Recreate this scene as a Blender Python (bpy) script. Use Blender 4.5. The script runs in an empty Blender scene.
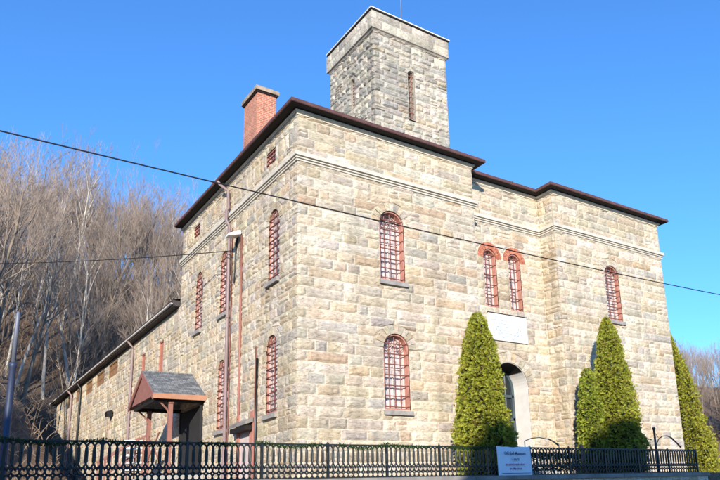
import bpy, math, random
import numpy as np
from mathutils import Vector, Matrix, noise

PI = math.pi
scene = bpy.context.scene
COL = scene.collection
rnd = random.Random(7)

# ------------------------------------------------------------------ materials
def new_mat(name):
    m = bpy.data.materials.new(name); m.use_nodes = True
    nt = m.node_tree
    return m, nt, nt.nodes['Principled BSDF']

def N(nt, kind, **kw):
    n = nt.nodes.new(kind)
    for k, v in kw.items():
        if k in n.inputs: n.inputs[k].default_value = v
        else: setattr(n, k, v)
    return n

def noise_tex(nt, scale, detail=6.0, rough=.6, obj=True, vec=None):
    t = N(nt, 'ShaderNodeTexNoise'); t.inputs['Scale'].default_value = scale
    t.inputs['Detail'].default_value = detail; t.inputs['Roughness'].default_value = rough
    if vec is None:
        tc = N(nt, 'ShaderNodeTexCoord'); vec = tc.outputs['Object']
    nt.links.new(vec, t.inputs['Vector'])
    return t

def ramp(nt, fac, stops):
    r = N(nt, 'ShaderNodeValToRGB')
    el = r.color_ramp.elements
    while len(el) < len(stops): el.new(.5)
    for e, (p, c) in zip(el, stops):
        e.position = p; e.color = (c[0], c[1], c[2], 1)
    nt.links.new(fac, r.inputs['Fac'])
    return r

def mixc(nt, fac, a, b, mode='MIX'):
    m = N(nt, 'ShaderNodeMix', data_type='RGBA', blend_type=mode)
    for sock, val in ((m.inputs[0], fac), (m.inputs[6], a), (m.inputs[7], b)):
        if hasattr(val, 'links'): nt.links.new(val, sock)
        elif isinstance(val, (int, float)): sock.default_value = val
        else: sock.default_value = (val[0], val[1], val[2], 1)
    return m.outputs[2]

def bump(nt, bsdf, height, strength=.4, dist=.02):
    b = N(nt, 'ShaderNodeBump'); b.inputs['Strength'].default_value = strength
    b.inputs['Distance'].default_value = dist
    nt.links.new(height, b.inputs['Height']); nt.links.new(b.outputs['Normal'], bsdf.inputs['Normal'])

def simple(name, col, rough=.7, var=.18, scale=3.0, metal=0.0, bmp=0.0, bscale=40, spec=.4):
    m, nt, b = new_mat(name)
    t = noise_tex(nt, scale)
    lo = [c*(1-var) for c in col]; hi = [min(1, c*(1+var)) for c in col]
    r = ramp(nt, t.outputs['Fac'], [(.3, lo), (.7, hi)])
    nt.links.new(r.outputs['Color'], b.inputs['Base Color'])
    b.inputs['Roughness'].default_value = rough; b.inputs['Metallic'].default_value = metal
    b.inputs['Specular IOR Level'].default_value = spec
    if bmp:
        t2 = noise_tex(nt, bscale); bump(nt, b, t2.outputs['Fac'], bmp, .01)
    return m

def tinted(name, rough=.85, scale=5.0, amount=.35, stain=None, bmp=.5, bscale=25, bdist=.02, spec=.25, transl=False):
    """surface whose own colour varies piece by piece (attribute tint) with mineral mottling"""
    m, nt, b = new_mat(name)
    a = N(nt, 'ShaderNodeAttribute', attribute_name='tint')
    col = a.outputs['Color']
    t = noise_tex(nt, scale, 8, .65)
    r = ramp(nt, t.outputs['Fac'], [(.25, (1-amount,)*3), (.5, (1, 1, 1)), (.8, (1+amount*.6,)*3)])
    col = mixc(nt, 1.0, col, r.outputs['Color'], 'MULTIPLY')
    if stain:
        t3 = noise_tex(nt, 1.7, 5, .7)
        r3 = ramp(nt, t3.outputs['Fac'], [(.56, (0, 0, 0)), (.75, (.6, .6, .6))])
        col = mixc(nt, r3.outputs['Color'], col, stain)
    nt.links.new(col, b.inputs['Base Color'])
    b.inputs['Roughness'].default_value = rough; b.inputs['Specular IOR Level'].default_value = spec
    if bmp:
        t2 = noise_tex(nt, bscale, 8, .7); bump(nt, b, t2.outputs['Fac'], bmp, bdist)
    return m

M = {}
def rock_mat(name, warm=(.64, .49, .31), streak=(.30, .23, .16), dark=.26, grime=.32):
    """rock-faced blocks: own tint per block, grain, crevices that run along the bed, mineral streaks"""
    m, nt, b = new_mat(name)
    a = N(nt, 'ShaderNodeAttribute', attribute_name='tint')
    tc = N(nt, 'ShaderNodeTexCoord')
    mp = N(nt, 'ShaderNodeMapping'); mp.inputs['Scale'].default_value = (1, 1, 2.6)
    nt.links.new(tc.outputs['Object'], mp.inputs['Vector'])
    g1 = noise_tex(nt, 5.5, 10, .74, vec=mp.outputs['Vector'])
    r1 = ramp(nt, g1.outputs['Fac'], [(.28, (.42, .41, .40)), (.42, (.84, .83, .82)), (.53, (1.08,)*3), (.75, (1.38,)*3)])
    col = mixc(nt, 1, a.outputs['Color'], r1.outputs['Color'], 'MULTIPLY')
    g2 = noise_tex(nt, 1.3, 6, .7)
    r2 = ramp(nt, g2.outputs['Fac'], [(.52, (0, 0, 0)), (.75, (.45, .45, .45))])
    col = mixc(nt, r2.outputs['Color'], col, streak)
    gw = noise_tex(nt, 2.4, 5, .6)
    rw_ = ramp(nt, gw.outputs['Fac'], [(.52, (0, 0, 0)), (.68, (.42, .42, .42))])
    col = mixc(nt, rw_.outputs['Color'], col, warm)
    g3 = noise_tex(nt, 9.0, 8, .78, vec=mp.outputs['Vector'])
    r3 = ramp(nt, g3.outputs['Fac'], [(.355, (dark,)*3), (.425, (1, 1, 1))])
    col = mixc(nt, .95, col, mixc(nt, 1, col, r3.outputs['Color'], 'MULTIPLY'))
    mp2 = N(nt, 'ShaderNodeMapping'); mp2.inputs['Scale'].default_value = (1.6, 1.6, .22)
    nt.links.new(tc.outputs['Object'], mp2.inputs['Vector'])
    g4 = noise_tex(nt, 1.0, 6, .65, vec=mp2.outputs['Vector'])
    r4 = ramp(nt, g4.outputs['Fac'], [(.42, (1, 1, 1)), (.70, (1-grime,)*3)])
    col = mixc(nt, 1, col, r4.outputs['Color'], 'MULTIPLY')
    nt.links.new(col, b.inputs['Base Color'])
    b.inputs['Roughness'].default_value = .9; b.inputs['Specular IOR Level'].default_value = .2
    h = noise_tex(nt, 11, 9, .72, vec=mp.outputs['Vector']); bump(nt, b, h.outputs['Fac'], .9, .045)
    return m
M['stone'] = rock_mat('rock_faced_stone')
M['tower_stone'] = rock_mat('weathered_stone', (.58, .50, .38), (.16, .155, .145), .18, .42)
M['cut_stone'] = simple('cut_stone', (.56, .52, .44), .85, .2, 2.5, bmp=.3, bscale=20)
M['sill_stone'] = simple('grey_sill_stone', (.30, .28, .26), .85, .25, 5, bmp=.4, bscale=30)
M['coping'] = simple('coping_stone', (.22, .205, .19), .85, .4, 1.2, bmp=.4, bscale=20)
M['capstone'] = simple('stained_cap_stone', (.34, .27, .20), .9, .45, 4, bmp=.4)
M['brick'] = None
M['fascia'] = simple('maroon_painted_metal', (.115, .055, .05), .55, .32, 2.2, bmp=.25, bscale=6)
M['soffit'] = simple('dark_boards_and_shade', (.012, .009, .008), .8, .2, 2)  # near-black boards; also the painted shade inside the door vault
M['rooftin'] = simple('dark_roofing', (.06, .05, .05), .8, .2, 2)
M['redwood'] = simple('salmon_red_paint', (.45, .205, .155), .7, .22, 5, bmp=.2)
M['porchred'] = simple('porch_red_paint', (.28, .125, .10), .65, .15, 4)
M['orange'] = simple('weathered_orange_board', (.40, .20, .12), .7, .15, 4)
M['brownboard'] = simple('brown_plywood', (.27, .15, .075), .8, .2, 3)
M['redpanel'] = simple('faded_red_board', (.42, .17, .12), .8, .2, 3)
M['grille'] = simple('rusty_red_iron', (.23, .085, .065), .6, .25, 8, metal=.2)
M['white'] = simple('white_paint', (.74, .72, .69), .55, .08, 3)
M['offwhite'] = simple('sash_paint', (.60, .50, .47), .6, .12, 5)
M['dark'] = simple('porch_shade_black', (.02, .02, .022), .9, .2, 2)
M['black'] = simple('black_iron', (.012, .014, .016), .45, .2, 6, spec=.5)
M['fence'] = simple('dark_green_black_iron', (.010, .014, .014), .45, .25, 5, spec=.6)
M['olive'] = simple('grey_green_rail_paint', (.17, .19, .15), .5, .15, 4)
M['pole'] = simple('galvanised_steel', (.17, .185, .235), .55, .12, 4, metal=.2)
M['poleblue'] = simple('skylit_blue_steel', (.035, .05, .10), .5, .15, 4, metal=.1)  # blue of the skylight on the shaded pole is put into the colour
M['lavpipe'] = simple('purple_grey_pipe', (.25, .18, .18), .5, .12, 4)
M['redpipe'] = simple('red_brown_pipe', (.30, .13, .10), .6, .15, 4)
M['bluedoor'] = simple('grey_blue_door', (.05, .075, .09), .5, .15, 4)
M['asphalt'] = simple('asphalt', (.05, .05, .052), .9, .25, 8, bmp=.4, bscale=120)
M['concrete'] = simple('concrete', (.36, .35, .33), .9, .12, 1.5, bmp=.2, bscale=60)
M['linepaint'] = simple('yellow_line_paint', (.62, .45, .08), .7, .1, 6)
M['cable'] = simple('black_cable', (.015, .015, .018), .6, .1, 3)
M['bannerwhite'] = simple('white_vinyl', (.72, .76, .84), .5, .05, 3)
M['ink'] = simple('navy_ink', (.02, .03, .10), .7, .1, 5)
M['redink'] = simple('red_ink', (.35, .06, .10), .7, .1, 5)
M['fadeink'] = simple('faded_blue_ink', (.36, .42, .50), .7, .1, 5)
M['signwhite'] = simple('white_sign_board', (.74, .75, .76), .55, .03, 2)
M['siding'] = simple('shade_house_pale_siding', (.55, .52, .46), .7, .1, 2)
M['siding2'] = simple('shade_house_grey_green_siding', (.34, .38, .35), .7, .1, 2)
M['shopglass'] = simple('dark_window_glass', (.025, .03, .034), .5, .1, 2, spec=.08)

def brick_mat(name, c1, c2, mort, scale=1.0):
    m, nt, b = new_mat(name)
    tc = N(nt, 'ShaderNodeTexCoord')
    sep = N(nt, 'ShaderNodeSeparateXYZ'); nt.links.new(tc.outputs['Object'], sep.inputs[0])
    add = N(nt, 'ShaderNodeMath', operation='ADD')
    nt.links.new(sep.outputs['X'], add.inputs[0]); nt.links.new(sep.outputs['Y'], add.inputs[1])
    cmb = N(nt, 'ShaderNodeCombineXYZ'); nt.links.new(add.outputs[0], cmb.inputs['X']); nt.links.new(sep.outputs['Z'], cmb.inputs['Y'])
    br = N(nt, 'ShaderNodeTexBrick'); br.inputs['Scale'].default_value = scale
    br.inputs['Brick Width'].default_value = .21; br.inputs['Row Height'].default_value = .075
    br.inputs['Mortar Size'].default_value = .008; br.inputs['Bias'].default_value = 0
    for k, c in (('Color1', c1), ('Color2', c2), ('Mortar', mort)): br.inputs[k].default_value = (*c, 1)
    nt.links.new(cmb.outputs[0], br.inputs['Vector'])
    t = noise_tex(nt, 3, 6)
    r = ramp(nt, t.outputs['Fac'], [(.3, (.75,)*3), (.7, (1.15,)*3)])
    nt.links.new(mixc(nt, 1, br.outputs['Color'], r.outputs['Color'], 'MULTIPLY'), b.inputs['Base Color'])
    b.inputs['Roughness'].default_value = .9
    inv = N(nt, 'ShaderNodeMath', operation='SUBTRACT'); inv.inputs[0].default_value = 1
    nt.links.new(br.outputs['Fac'], inv.inputs[1]); bump(nt, b, inv.outputs[0], .5, .01)
    return m
M['brick'] = brick_mat('red_brick', (.40, .125, .07), (.52, .19, .11), (.55, .42, .33))
M['archbrick'] = tinted('arch_brick', scale=8, amount=.25, bmp=.3)

def shingle_mat():
    m, nt, b = new_mat('grey_slate_shingles')
    tc = N(nt, 'ShaderNodeTexCoord')
    sep = N(nt, 'ShaderNodeSeparateXYZ'); nt.links.new(tc.outputs['Object'], sep.inputs[0])
    cmb = N(nt, 'ShaderNodeCombineXYZ'); nt.links.new(sep.outputs['X'], cmb.inputs['X'])
    s = N(nt, 'ShaderNodeMath', operation='MULTIPLY'); s.inputs[1].default_value = 1.7
    nt.links.new(sep.outputs['Z'], s.inputs[0]); nt.links.new(s.outputs[0], cmb.inputs['Y'])
    br = N(nt, 'ShaderNodeTexBrick'); br.inputs['Scale'].default_value = 1
    br.inputs['Brick Width'].default_value = .17; br.inputs['Row Height'].default_value = .15
    br.inputs['Mortar Size'].default_value = .006
    for k, c in (('Color1', (.10, .11, .12)), ('Color2', (.22, .23, .24)), ('Mortar', (.03, .03, .03))): br.inputs[k].default_value = (*c, 1)
    nt.links.new(cmb.outputs[0], br.inputs['Vector'])
    t = noise_tex(nt, 6, 6)
    r = ramp(nt, t.outputs['Fac'], [(.3, (.7,)*3), (.7, (1.25,)*3)])
    nt.links.new(mixc(nt, 1, br.outputs['Color'], r.outputs['Color'], 'MULTIPLY'), b.inputs['Base Color'])
    b.inputs['Roughness'].default_value = .85
    bump(nt, b, br.outputs['Color'], .5, .01)
    return m
M['shingle'] = shingle_mat()

def pane_mat():
    m, nt, b = new_mat('wavy_reflection_glass')
    t = noise_tex(nt, 3.3, 4, .6)
    r = ramp(nt, t.outputs['Fac'], [(.34, (.12, .11, .12)), (.45, (.45, .40, .385)), (.62, (.70, .64, .61))])  # pale mottling paints the reflection of sunlit houses into the glass
    nt.links.new(r.outputs['Color'], b.inputs['Base Color'])
    b.inputs['Roughness'].default_value = .12; b.inputs['Specular IOR Level'].default_value = .6
    t2 = noise_tex(nt, 2.0, 2); bump(nt, b, t2.outputs['Fac'], .08, .02)
    return m
M['pane'] = pane_mat()

def leaf_mat(name, rough=.6):
    m, nt, b = new_mat(name)
    a = N(nt, 'ShaderNodeAttribute', attribute_name='tint')
    nt.links.new(a.outputs['Color'], b.inputs['Base Color'])
    b.inputs['Roughness'].default_value = rough; b.inputs['Specular IOR Level'].default_value = .25
    tr = N(nt, 'ShaderNodeBsdfTranslucent'); nt.links.new(a.outputs['Color'], tr.inputs['Color'])
    mx = N(nt, 'ShaderNodeMixShader'); mx.inputs[0].default_value = .25
    out = nt.nodes['Material Output']
    nt.links.new(b.outputs[0], mx.inputs[1]); nt.links.new(tr.outputs[0], mx.inputs[2])
    nt.links.new(mx.outputs[0], out.inputs['Surface'])
    return m
M['leaf'] = leaf_mat('evergreen_leaf')
M['bark'] = simple('grey_brown_bark', (.22, .175, .135), .9, .35, 2.5, bmp=.6, bscale=9)
M['palebark'] = simple('pale_mottled_bark', (.50, .46, .40), .85, .4, 2.0, bmp=.3, bscale=9)
M['twig'] = simple('grey_pink_twigs', (.31, .24, .19), .9, .25, 1)
M['brush'] = simple('dry_brush_stems', (.27, .20, .14), .9, .4, .5)

def litter_mat():
    m, nt, b = new_mat('leaf_litter')
    t = noise_tex(nt, .35, 8, .7); t2 = noise_tex(nt, 6, 8, .75)
    r = ramp(nt, t.outputs['Fac'], [(.3, (.07, .048, .033)), (.5, (.14, .09, .058)), (.72, (.21, .145, .095))])
    r2 = ramp(nt, t2.outputs['Fac'], [(.3, (.45,)*3), (.65, (1.35,)*3)])
    hill = mixc(nt, 1, r.outputs['Color'], r2.outputs['Color'], 'MULTIPLY')
    nt.links.new(hill, b.inputs['Base Color'])
    b.inputs['Roughness'].default_value = .95
    bump(nt, b, t2.outputs['Fac'], .8, .15)
    return m
M['litter'] = litter_mat()

# ------------------------------------------------------------------ mesh builder
class MB:
    def __init__(s): s.v = []; s.f = []; s.t = []; s.cur = (1, 1, 1)
    def vert(s, p): s.v.append((p[0], p[1], p[2])); s.t.append(s.cur); return len(s.v)-1
    def face(s, *idx): s.f.append(idx)
    def poly(s, pts): s.f.append(tuple(s.vert(p) for p in pts))
    def box(s, a, b):
        x0, y0, z0 = a; x1, y1, z1 = b
        k = [s.vert(p) for p in ((x0,y0,z0),(x1,y0,z0),(x1,y1,z0),(x0,y1,z0),(x0,y0,z1),(x1,y0,z1),(x1,y1,z1),(x0,y1,z1))]
        for q in ((0,3,2,1),(4,5,6,7),(0,1,5,4),(1,2,6,5),(2,3,7,6),(3,0,4,7)): s.f.append(tuple(k[i] for i in q))
    def hexa(s, p):  # 8 points, bottom 4 then top 4
        k = [s.vert(q) for q in p]
        for q in ((0,3,2,1),(4,5,6,7),(0,1,5,4),(1,2,6,5),(2,3,7,6),(3,0,4,7)): s.f.append(tuple(k[i] for i in q))
    def tube(s, pts, r, n=6, cap=True, closed=False):
        pts = [Vector(p) for p in pts]; m = len(pts)
        rr = r if isinstance(r, (list, tuple)) else [r]*m
        rings = []; ref = None
        for i, p in enumerate(pts):
            if closed: d = pts[(i+1) % m]-pts[i-1]
            else: d = pts[min(i+1, m-1)]-pts[max(i-1, 0)]
            if d.length < 1e-9: d = Vector((0,0,1))
            d.normalize()
            if ref is None:
                ref = Vector((0,0,1)) if abs(d.z) < .9 else Vector((1,0,0))
            a = d.cross(ref)
            if a.length < 1e-5: a = d.cross(Vector((0.3,1,.2)))
            a.normalize(); b = d.cross(a)
            ref = a.cross(d)
            rings.append([s.vert(p+(a*math.cos(2*PI*j/n)+b*math.sin(2*PI*j/n))*rr[i]) for j in range(n)])
        L = m if closed else m-1
        for i in range(L):
            A = rings[i]; B = rings[(i+1) % m]
            for j in range(n): s.f.append((A[j], A[(j+1) % n], B[(j+1) % n], B[j]))
        if cap and not closed:
            s.f.append(tuple(rings[0])); s.f.append(tuple(reversed(rings[-1])))
    def lathe(s, c, prof, n=12):
        rings = [[s.vert((c[0]+r*math.cos(2*PI*j/n), c[1]+r*math.sin(2*PI*j/n), c[2]+z)) for j in range(n)] for r, z in prof]
        for A, B in zip(rings, rings[1:]):
            for j in range(n): s.f.append((A[j], A[(j+1) % n], B[(j+1) % n], B[j]))
        s.f.append(tuple(reversed(rings[0]))); s.f.append(tuple(rings[-1]))
    def mesh(s, name, mat, smooth=False):
        me = bpy.data.meshes.new(name)
        me.from_pydata(s.v, [], s.f); me.materials.append(mat)
        at = me.attributes.new('tint', 'FLOAT_COLOR', 'POINT')
        arr = np.ones((len(s.v), 4), dtype=np.float32)
        if s.v: arr[:, :3] = np.array(s.t, dtype=np.float32)
        at.data.foreach_set('color', arr.ravel())
        if smooth: me.polygons.foreach_set('use_smooth', [True]*len(me.polygons))
        me.update()
        return me
    def build(s, name, mat, parent=None, smooth=False, loc=None):
        o = bpy.data.objects.new(name, s.mesh(name, mat, smooth)); COL.objects.link(o)
        if parent: o.parent = parent
        if loc: o.location = loc
        return o

def tag(o, label=None, cat=None, group=None, kind=None):
    if label: o['label'] = label
    if cat: o['category'] = cat
    if group: o['group'] = group
    if kind: o['kind'] = kind
    return o

def empty(name, loc=(0,0,0), rz=0, label=None, cat=None, group=None):
    o = bpy.data.objects.new(name, None); COL.objects.link(o)
    o.location = loc; o.rotation_euler = (0, 0, rz); o.empty_display_size = .3
    return tag(o, label, cat, group)

def copy_tree(o, parent=None):
    c = o.copy(); COL.objects.link(c)
    if parent: c.parent = parent
    for ch in list(o.children): copy_tree(ch, c)
    return c

class Plane:
    def __init__(s, O, U, Nn): s.O = Vector(O); s.U = Vector(U); s.N = Vector(Nn)
    def P(s, a, z, d=0.0):
        q = s.O+s.U*a+s.N*d; return (q.x, q.y, q.z+z)

FRONT = Plane((0,0,0), (1,0,0), (0,-1,0))
SIDE = Plane((0,0,0), (0,1,0), (-1,0,0))
# main measures of the building (metres)
W1, D, W2, W3, L1, L2 = 7.09, .87, 11.35, 18.35, 11.57, 30.35
CH = .3306                       # one course of stone
def zc(k): return 1.6+(k)*CH     # bed line k
RECESS = Plane((0,D,0), (1,0,0), (0,-1,0))

# ------------------------------------------------------------------ stone walls
PALF = [((.63,.53,.395),3),((.58,.475,.33),3),((.65,.57,.46),3),((.52,.46,.38),2.4),((.47,.44,.40),1.5),((.58,.42,.27),1.1),((.70,.64,.54),2),((.50,.38,.26),.6)]
PALS = [((.63,.535,.385),3),((.60,.485,.325),2.5),((.49,.455,.40),2.2),((.43,.41,.38),1.4),((.57,.42,.27),1.1),((.68,.605,.50),2.5),((.50,.39,.27),.7)]
PALT = [((.50,.465,.40),3),((.38,.37,.35),2.6),((.55,.50,.42),2.5),((.25,.25,.245),1.8),((.60,.54,.45),2),((.50,.40,.28),.6)]
def pick(pal, r):
    t = r.random()*sum(w for _, w in pal)
    for c, w in pal:
        t -= w
        if t <= 0: break
    k = 1+r.uniform(-.13, .13)
    return tuple(max(.02, ch*k*(1+r.uniform(-.03, .03))) for ch in c)
def soften(pal, mid, k): return [(tuple(c*(1-k)+m*k for c, m in zip(col, mid)), w) for col, w in pal]
PALF = soften(PALF, (.615, .53, .40), .30); PALS = soften(PALS, (.64, .55, .41), .38); PALT = soften(PALT, (.60, .535, .425), .32)
MORT = (.78, .69, .55)

def rect_open(s0, s1, z0, z1, pad=0):
    def f(z):
        return (s0-pad, s1+pad) if z0-1e-6 <= z <= z1+1e-6 else None
    return dict(z0=z0, z1=z1, f=f, c=(s0+s1)/2)
def arch_open(c, w, z0, zt, ring=0):
    R = w/2; zs = zt-R; Ro = R+ring
    def f(z):
        if z < z0-1e-6: return None
        if z < zs-1e-4: h = R+.002
        elif z < zs+Ro: h = math.sqrt(max(0, Ro*Ro-(z-zs)**2))
        else: return None
        return (c-h, c+h)
    return dict(z0=z0, z1=zs+Ro, f=f, c=c, zs=zs)

def stone_face(mb, pl, s0, s1, z0, z1, openings, pal, seed, wmin, wmax, split=.1, relief=.03, courses=None,
               corner0=None, corner1=None, mort=MORT, jit=0.0):
    """one wall face: mortar bed plus every rock-faced block, cut round the openings"""
    r = random.Random(seed)
    U, NN = pl.U, pl.N
    flip = U.cross(Vector((0,0,1))).dot(NN) < 0
    def addf(a, b, c, d): mb.f.append((a, d, c, b) if flip else (a, b, c, d))
    if courses is None:
        k0 = math.floor((z0-1.6)/CH+1e-6); courses = []
        k = k0
        while zc(k) < z1-1e-6:
            courses.append((max(z0, zc(k)), min(z1, zc(k+1)))); k += 1
    for ci, (za, zb) in enumerate(courses):
        if zb-za < .05: 
            za2, zb2 = za, zb
        act = sorted([o for o in openings if o['z0'] < zb-.02 and o['z1'] > za+.02], key=lambda o: o['c'])
        # intervals bounded by functions of z
        segs = []; left = lambda z: s0
        lk = 'L'
        for o in act:
            def rb(z, o=o):
                q = o['f'](min(max(z, o['z0']), 1e9)); return q[0] if q else o['c']
            def lb(z, o=o):
                q = o['f'](min(max(z, o['z0']), 1e9)); return q[1] if q else o['c']
            segs.append((left, rb, lk, 'O')); left = lb; lk = 'O'
        segs.append((left, lambda z: s1, lk, 'R'))
        for (fa, fb, ka, kb) in segs:
            zm = (za+zb)/2
            # mortar bed
            mb.cur = mort
            nz = 12 if (ka == 'O' or kb == 'O') else 1
            prev = None
            for i in range(nz+1):
                z = za+(zb-za)*i/nz
                a, b = fa(z), fb(z)
                cur = (mb.vert(pl.P(a, z, .002)), mb.vert(pl.P(max(a, b), z, .002)))
                if prev: addf(prev[0], prev[1], cur[1], cur[0])
                prev = cur
            A, B = fa(zm), fb(zm)
            if B-A < .08: continue
            # cut into stones
            cuts = [0.0]; Ltot = B-A
            pos = 0
            if ka == 'L' and corner0 is not None:
                pos = (.62 if (ci % 2 == corner0) else .34)*(1+r.uniform(-.1, .1)); cuts.append(pos)
            while pos < Ltot-1e-6:
                w = wmin+(wmax-wmin)*r.random()**1.5
                if Ltot-pos-w < wmin*.8: w = Ltot-pos
                pos += w
                if Ltot-pos < .12: pos = Ltot
                cuts.append(min(pos, Ltot))
            cuts = [c/Ltot for c in cuts]
            for i in range(len(cuts)-1):
                t0, t1 = cuts[i], cuts[i+1]
                if (t1-t0)*Ltot < .06: continue
                bands = [(za, zb)]
                if r.random() < split and (t1-t0)*Ltot < .9:
                    m = za+(zb-za)*r.uniform(.38, .62); bands = [(za, m), (m, zb)]
                for (ya, yb) in bands:
                    mb.cur = pick(pal, r)
                    g = .017
                    first = (i == 0 and ka == 'L' and corner0 is not None)
                    last = (i == len(cuts)-2 and kb == 'R' and corner1 is not None)
                    w = (t1-t0)*Ltot
                    nu = max(3, int(round(w/.13))+1); nv = 4 if yb-ya > .2 else 3
                    hgt = relief*r.uniform(.45, 1.35); tilt = r.uniform(-.4, .4)
                    ox = r.uniform(0, 100)
                    jz0, jz1 = r.uniform(-jit, jit), r.uniform(-jit, jit)
                    grid = []
                    for v in range(nv+1):
                        row = []
                        tv = v/nv
                        z = ya+g+(yb-ya-2*g)*tv
                        zf = ya+(yb-ya)*tv
                        x0 = (fa(zf) if i == 0 else A+Ltot*t0)+(0 if first else g); x1 = (fb(zf) if i == len(cuts)-2 else A+Ltot*t1)-(0 if last else g)
                        if x1 < x0+.02: x1 = x0+.02
                        if first: x0 -= relief*.55
                        if last: x1 += relief*.55
                        for u in range(nu+1):
                            tu = u/nu
                            x = x0+(x1-x0)*tu
                            e = min(1, min(tu*w, (1-tu)*w)/.07)*min(1, min(tv, 1-tv)*(yb-ya)/.055)
                            edge = (u in (0, nu)) or (v in (0, nv))
                            if edge: d = .006+.004*r.random()
                            else:
                                n1 = noise.noise((x*5+ox, z*7, ox)); n2 = noise.noise((x*13+ox, z*17, ox*.3))
                                d = .012+hgt*(.35+.65*e)*(1+tilt*(tv-.5))+relief*(.55*n1+.35*n2)
                            xx, zz = x, z
                            if edge:
                                xx += r.uniform(-.012, .008); zz += r.uniform(-.012, .010)
                            if first and u == 0: d = relief*.5
                            if last and u == nu: d = relief*.5
                            row.append(mb.vert(pl.P(xx, zz, max(.004, d))))
                        grid.append(row)
                    for v in range(nv):
                        for u in range(nu): addf(grid[v][u], grid[v][u+1], grid[v+1][u+1], grid[v+1][u])
                    # skirt back into the bed
                    ring = [grid[0][u] for u in range(nu+1)]+[grid[v][nu] for v in range(1, nv+1)]+[grid[nv][u] for u in range(nu-1, -1, -1)]+[grid[v][0] for v in range(nv-1, 0, -1)]
                    back = []
                    for q in ring:
                        p = Vector(mb.v[q]); dd = (p-pl.O).dot(NN); p = p-NN*(dd+.03)
                        back.append(mb.vert(p))
                    for k in range(len(ring)): 
                        k2 = (k+1) % len(ring); addf(ring[k2], ring[k], back[k], back[k2])
    mb.cur = (1, 1, 1)

def voussoirs(mb, pl, c, w, zt, depth, n, pal, seed, d0=.0, d1=.03, extra=0.0):
    r = random.Random(seed); R = w/2; zs = zt-R
    a0, a1 = -extra, PI+extra
    for i in range(n):
        mb.cur = pick(pal, r)
        t0 = a0+(a1-a0)*i/n+.012; t1 = a0+(a1-a0)*(i+1)/n-.012
        h = d1*r.uniform(.7, 1.2)
        pts = []
        for d in (d0-.02, h):
            for (t, rr) in ((t0, R+.004), (t0, R+depth-.008), (t1, R+depth-.008), (t1, R+.004)):
                pts.append(pl.P(c-rr*math.cos(t), zs+rr*math.sin(t), d))
        mb.hexa(pts)
    mb.cur = MORT; K = 20; prev = None; e = extra+.10
    for i in range(K+1):
        t = -e+(PI+2*e)*i/K; q = []
        for rr in (R+.004, R+depth+.07): q.append(mb.vert(pl.P(c-rr*math.cos(t), zs+rr*math.sin(t), -.006)))
        if prev:
            f_ = (prev[0], prev[1], q[1], q[0])
            mb.f.append(f_)
        prev = q
    mb.cur = (1, 1, 1)

def snapped(z0, z1, marks):
    ls = [zc(k) for k in range(-5, 40)]
    for m in marks:
        i = min(range(len(ls)), key=lambda q: abs(ls[q]-m)); ls[i] = m
    ls = [z for z in ls if z0 < z < z1]
    ls = [z0]+ls+[z1]
    return [(a, b) for a, b in zip(ls, ls[1:]) if b-a > .01]
# ------------------------------------------------------------------ the jail
jail = empty('stone_jail', (0,0,0), 0, 'old tan stone jail with square tower and barred arched windows behind the iron fence', 'jail')

def arch_pts(c, w, z0, zt, n=16):
    R = w/2; zs = zt-R
    return [(c-R, z0)]+[(c-R*math.cos(PI*i/n), zs+R*math.sin(PI*i/n)) for i in range(n+1)]+[(c+R, z0)]
def rect_pts(c, w, z0, zt): return [(c-w/2, z0), (c-w/2, zt), (c+w/2, zt), (c+w/2, z0)]

def band(mb, pl, outer, inner, d0, d1):
    """solid ring between two outlines from depth d0 (back) to d1 (front)"""
    n = len(outer)
    A = [mb.vert(pl.P(*p, d1)) for p in outer]; B = [mb.vert(pl.P(*p, d1)) for p in inner]
    C = [mb.vert(pl.P(*p, d0)) for p in outer]; E = [mb.vert(pl.P(*p, d0)) for p in inner]
    for i in range(n):
        j = (i+1) % n
        mb.f += [(A[i], A[j], B[j], B[i]), (B[i], B[j], E[j], E[i]), (C[j], C[i], E[i], E[j]), (A[j], A[i], C[i], C[j])]

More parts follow.
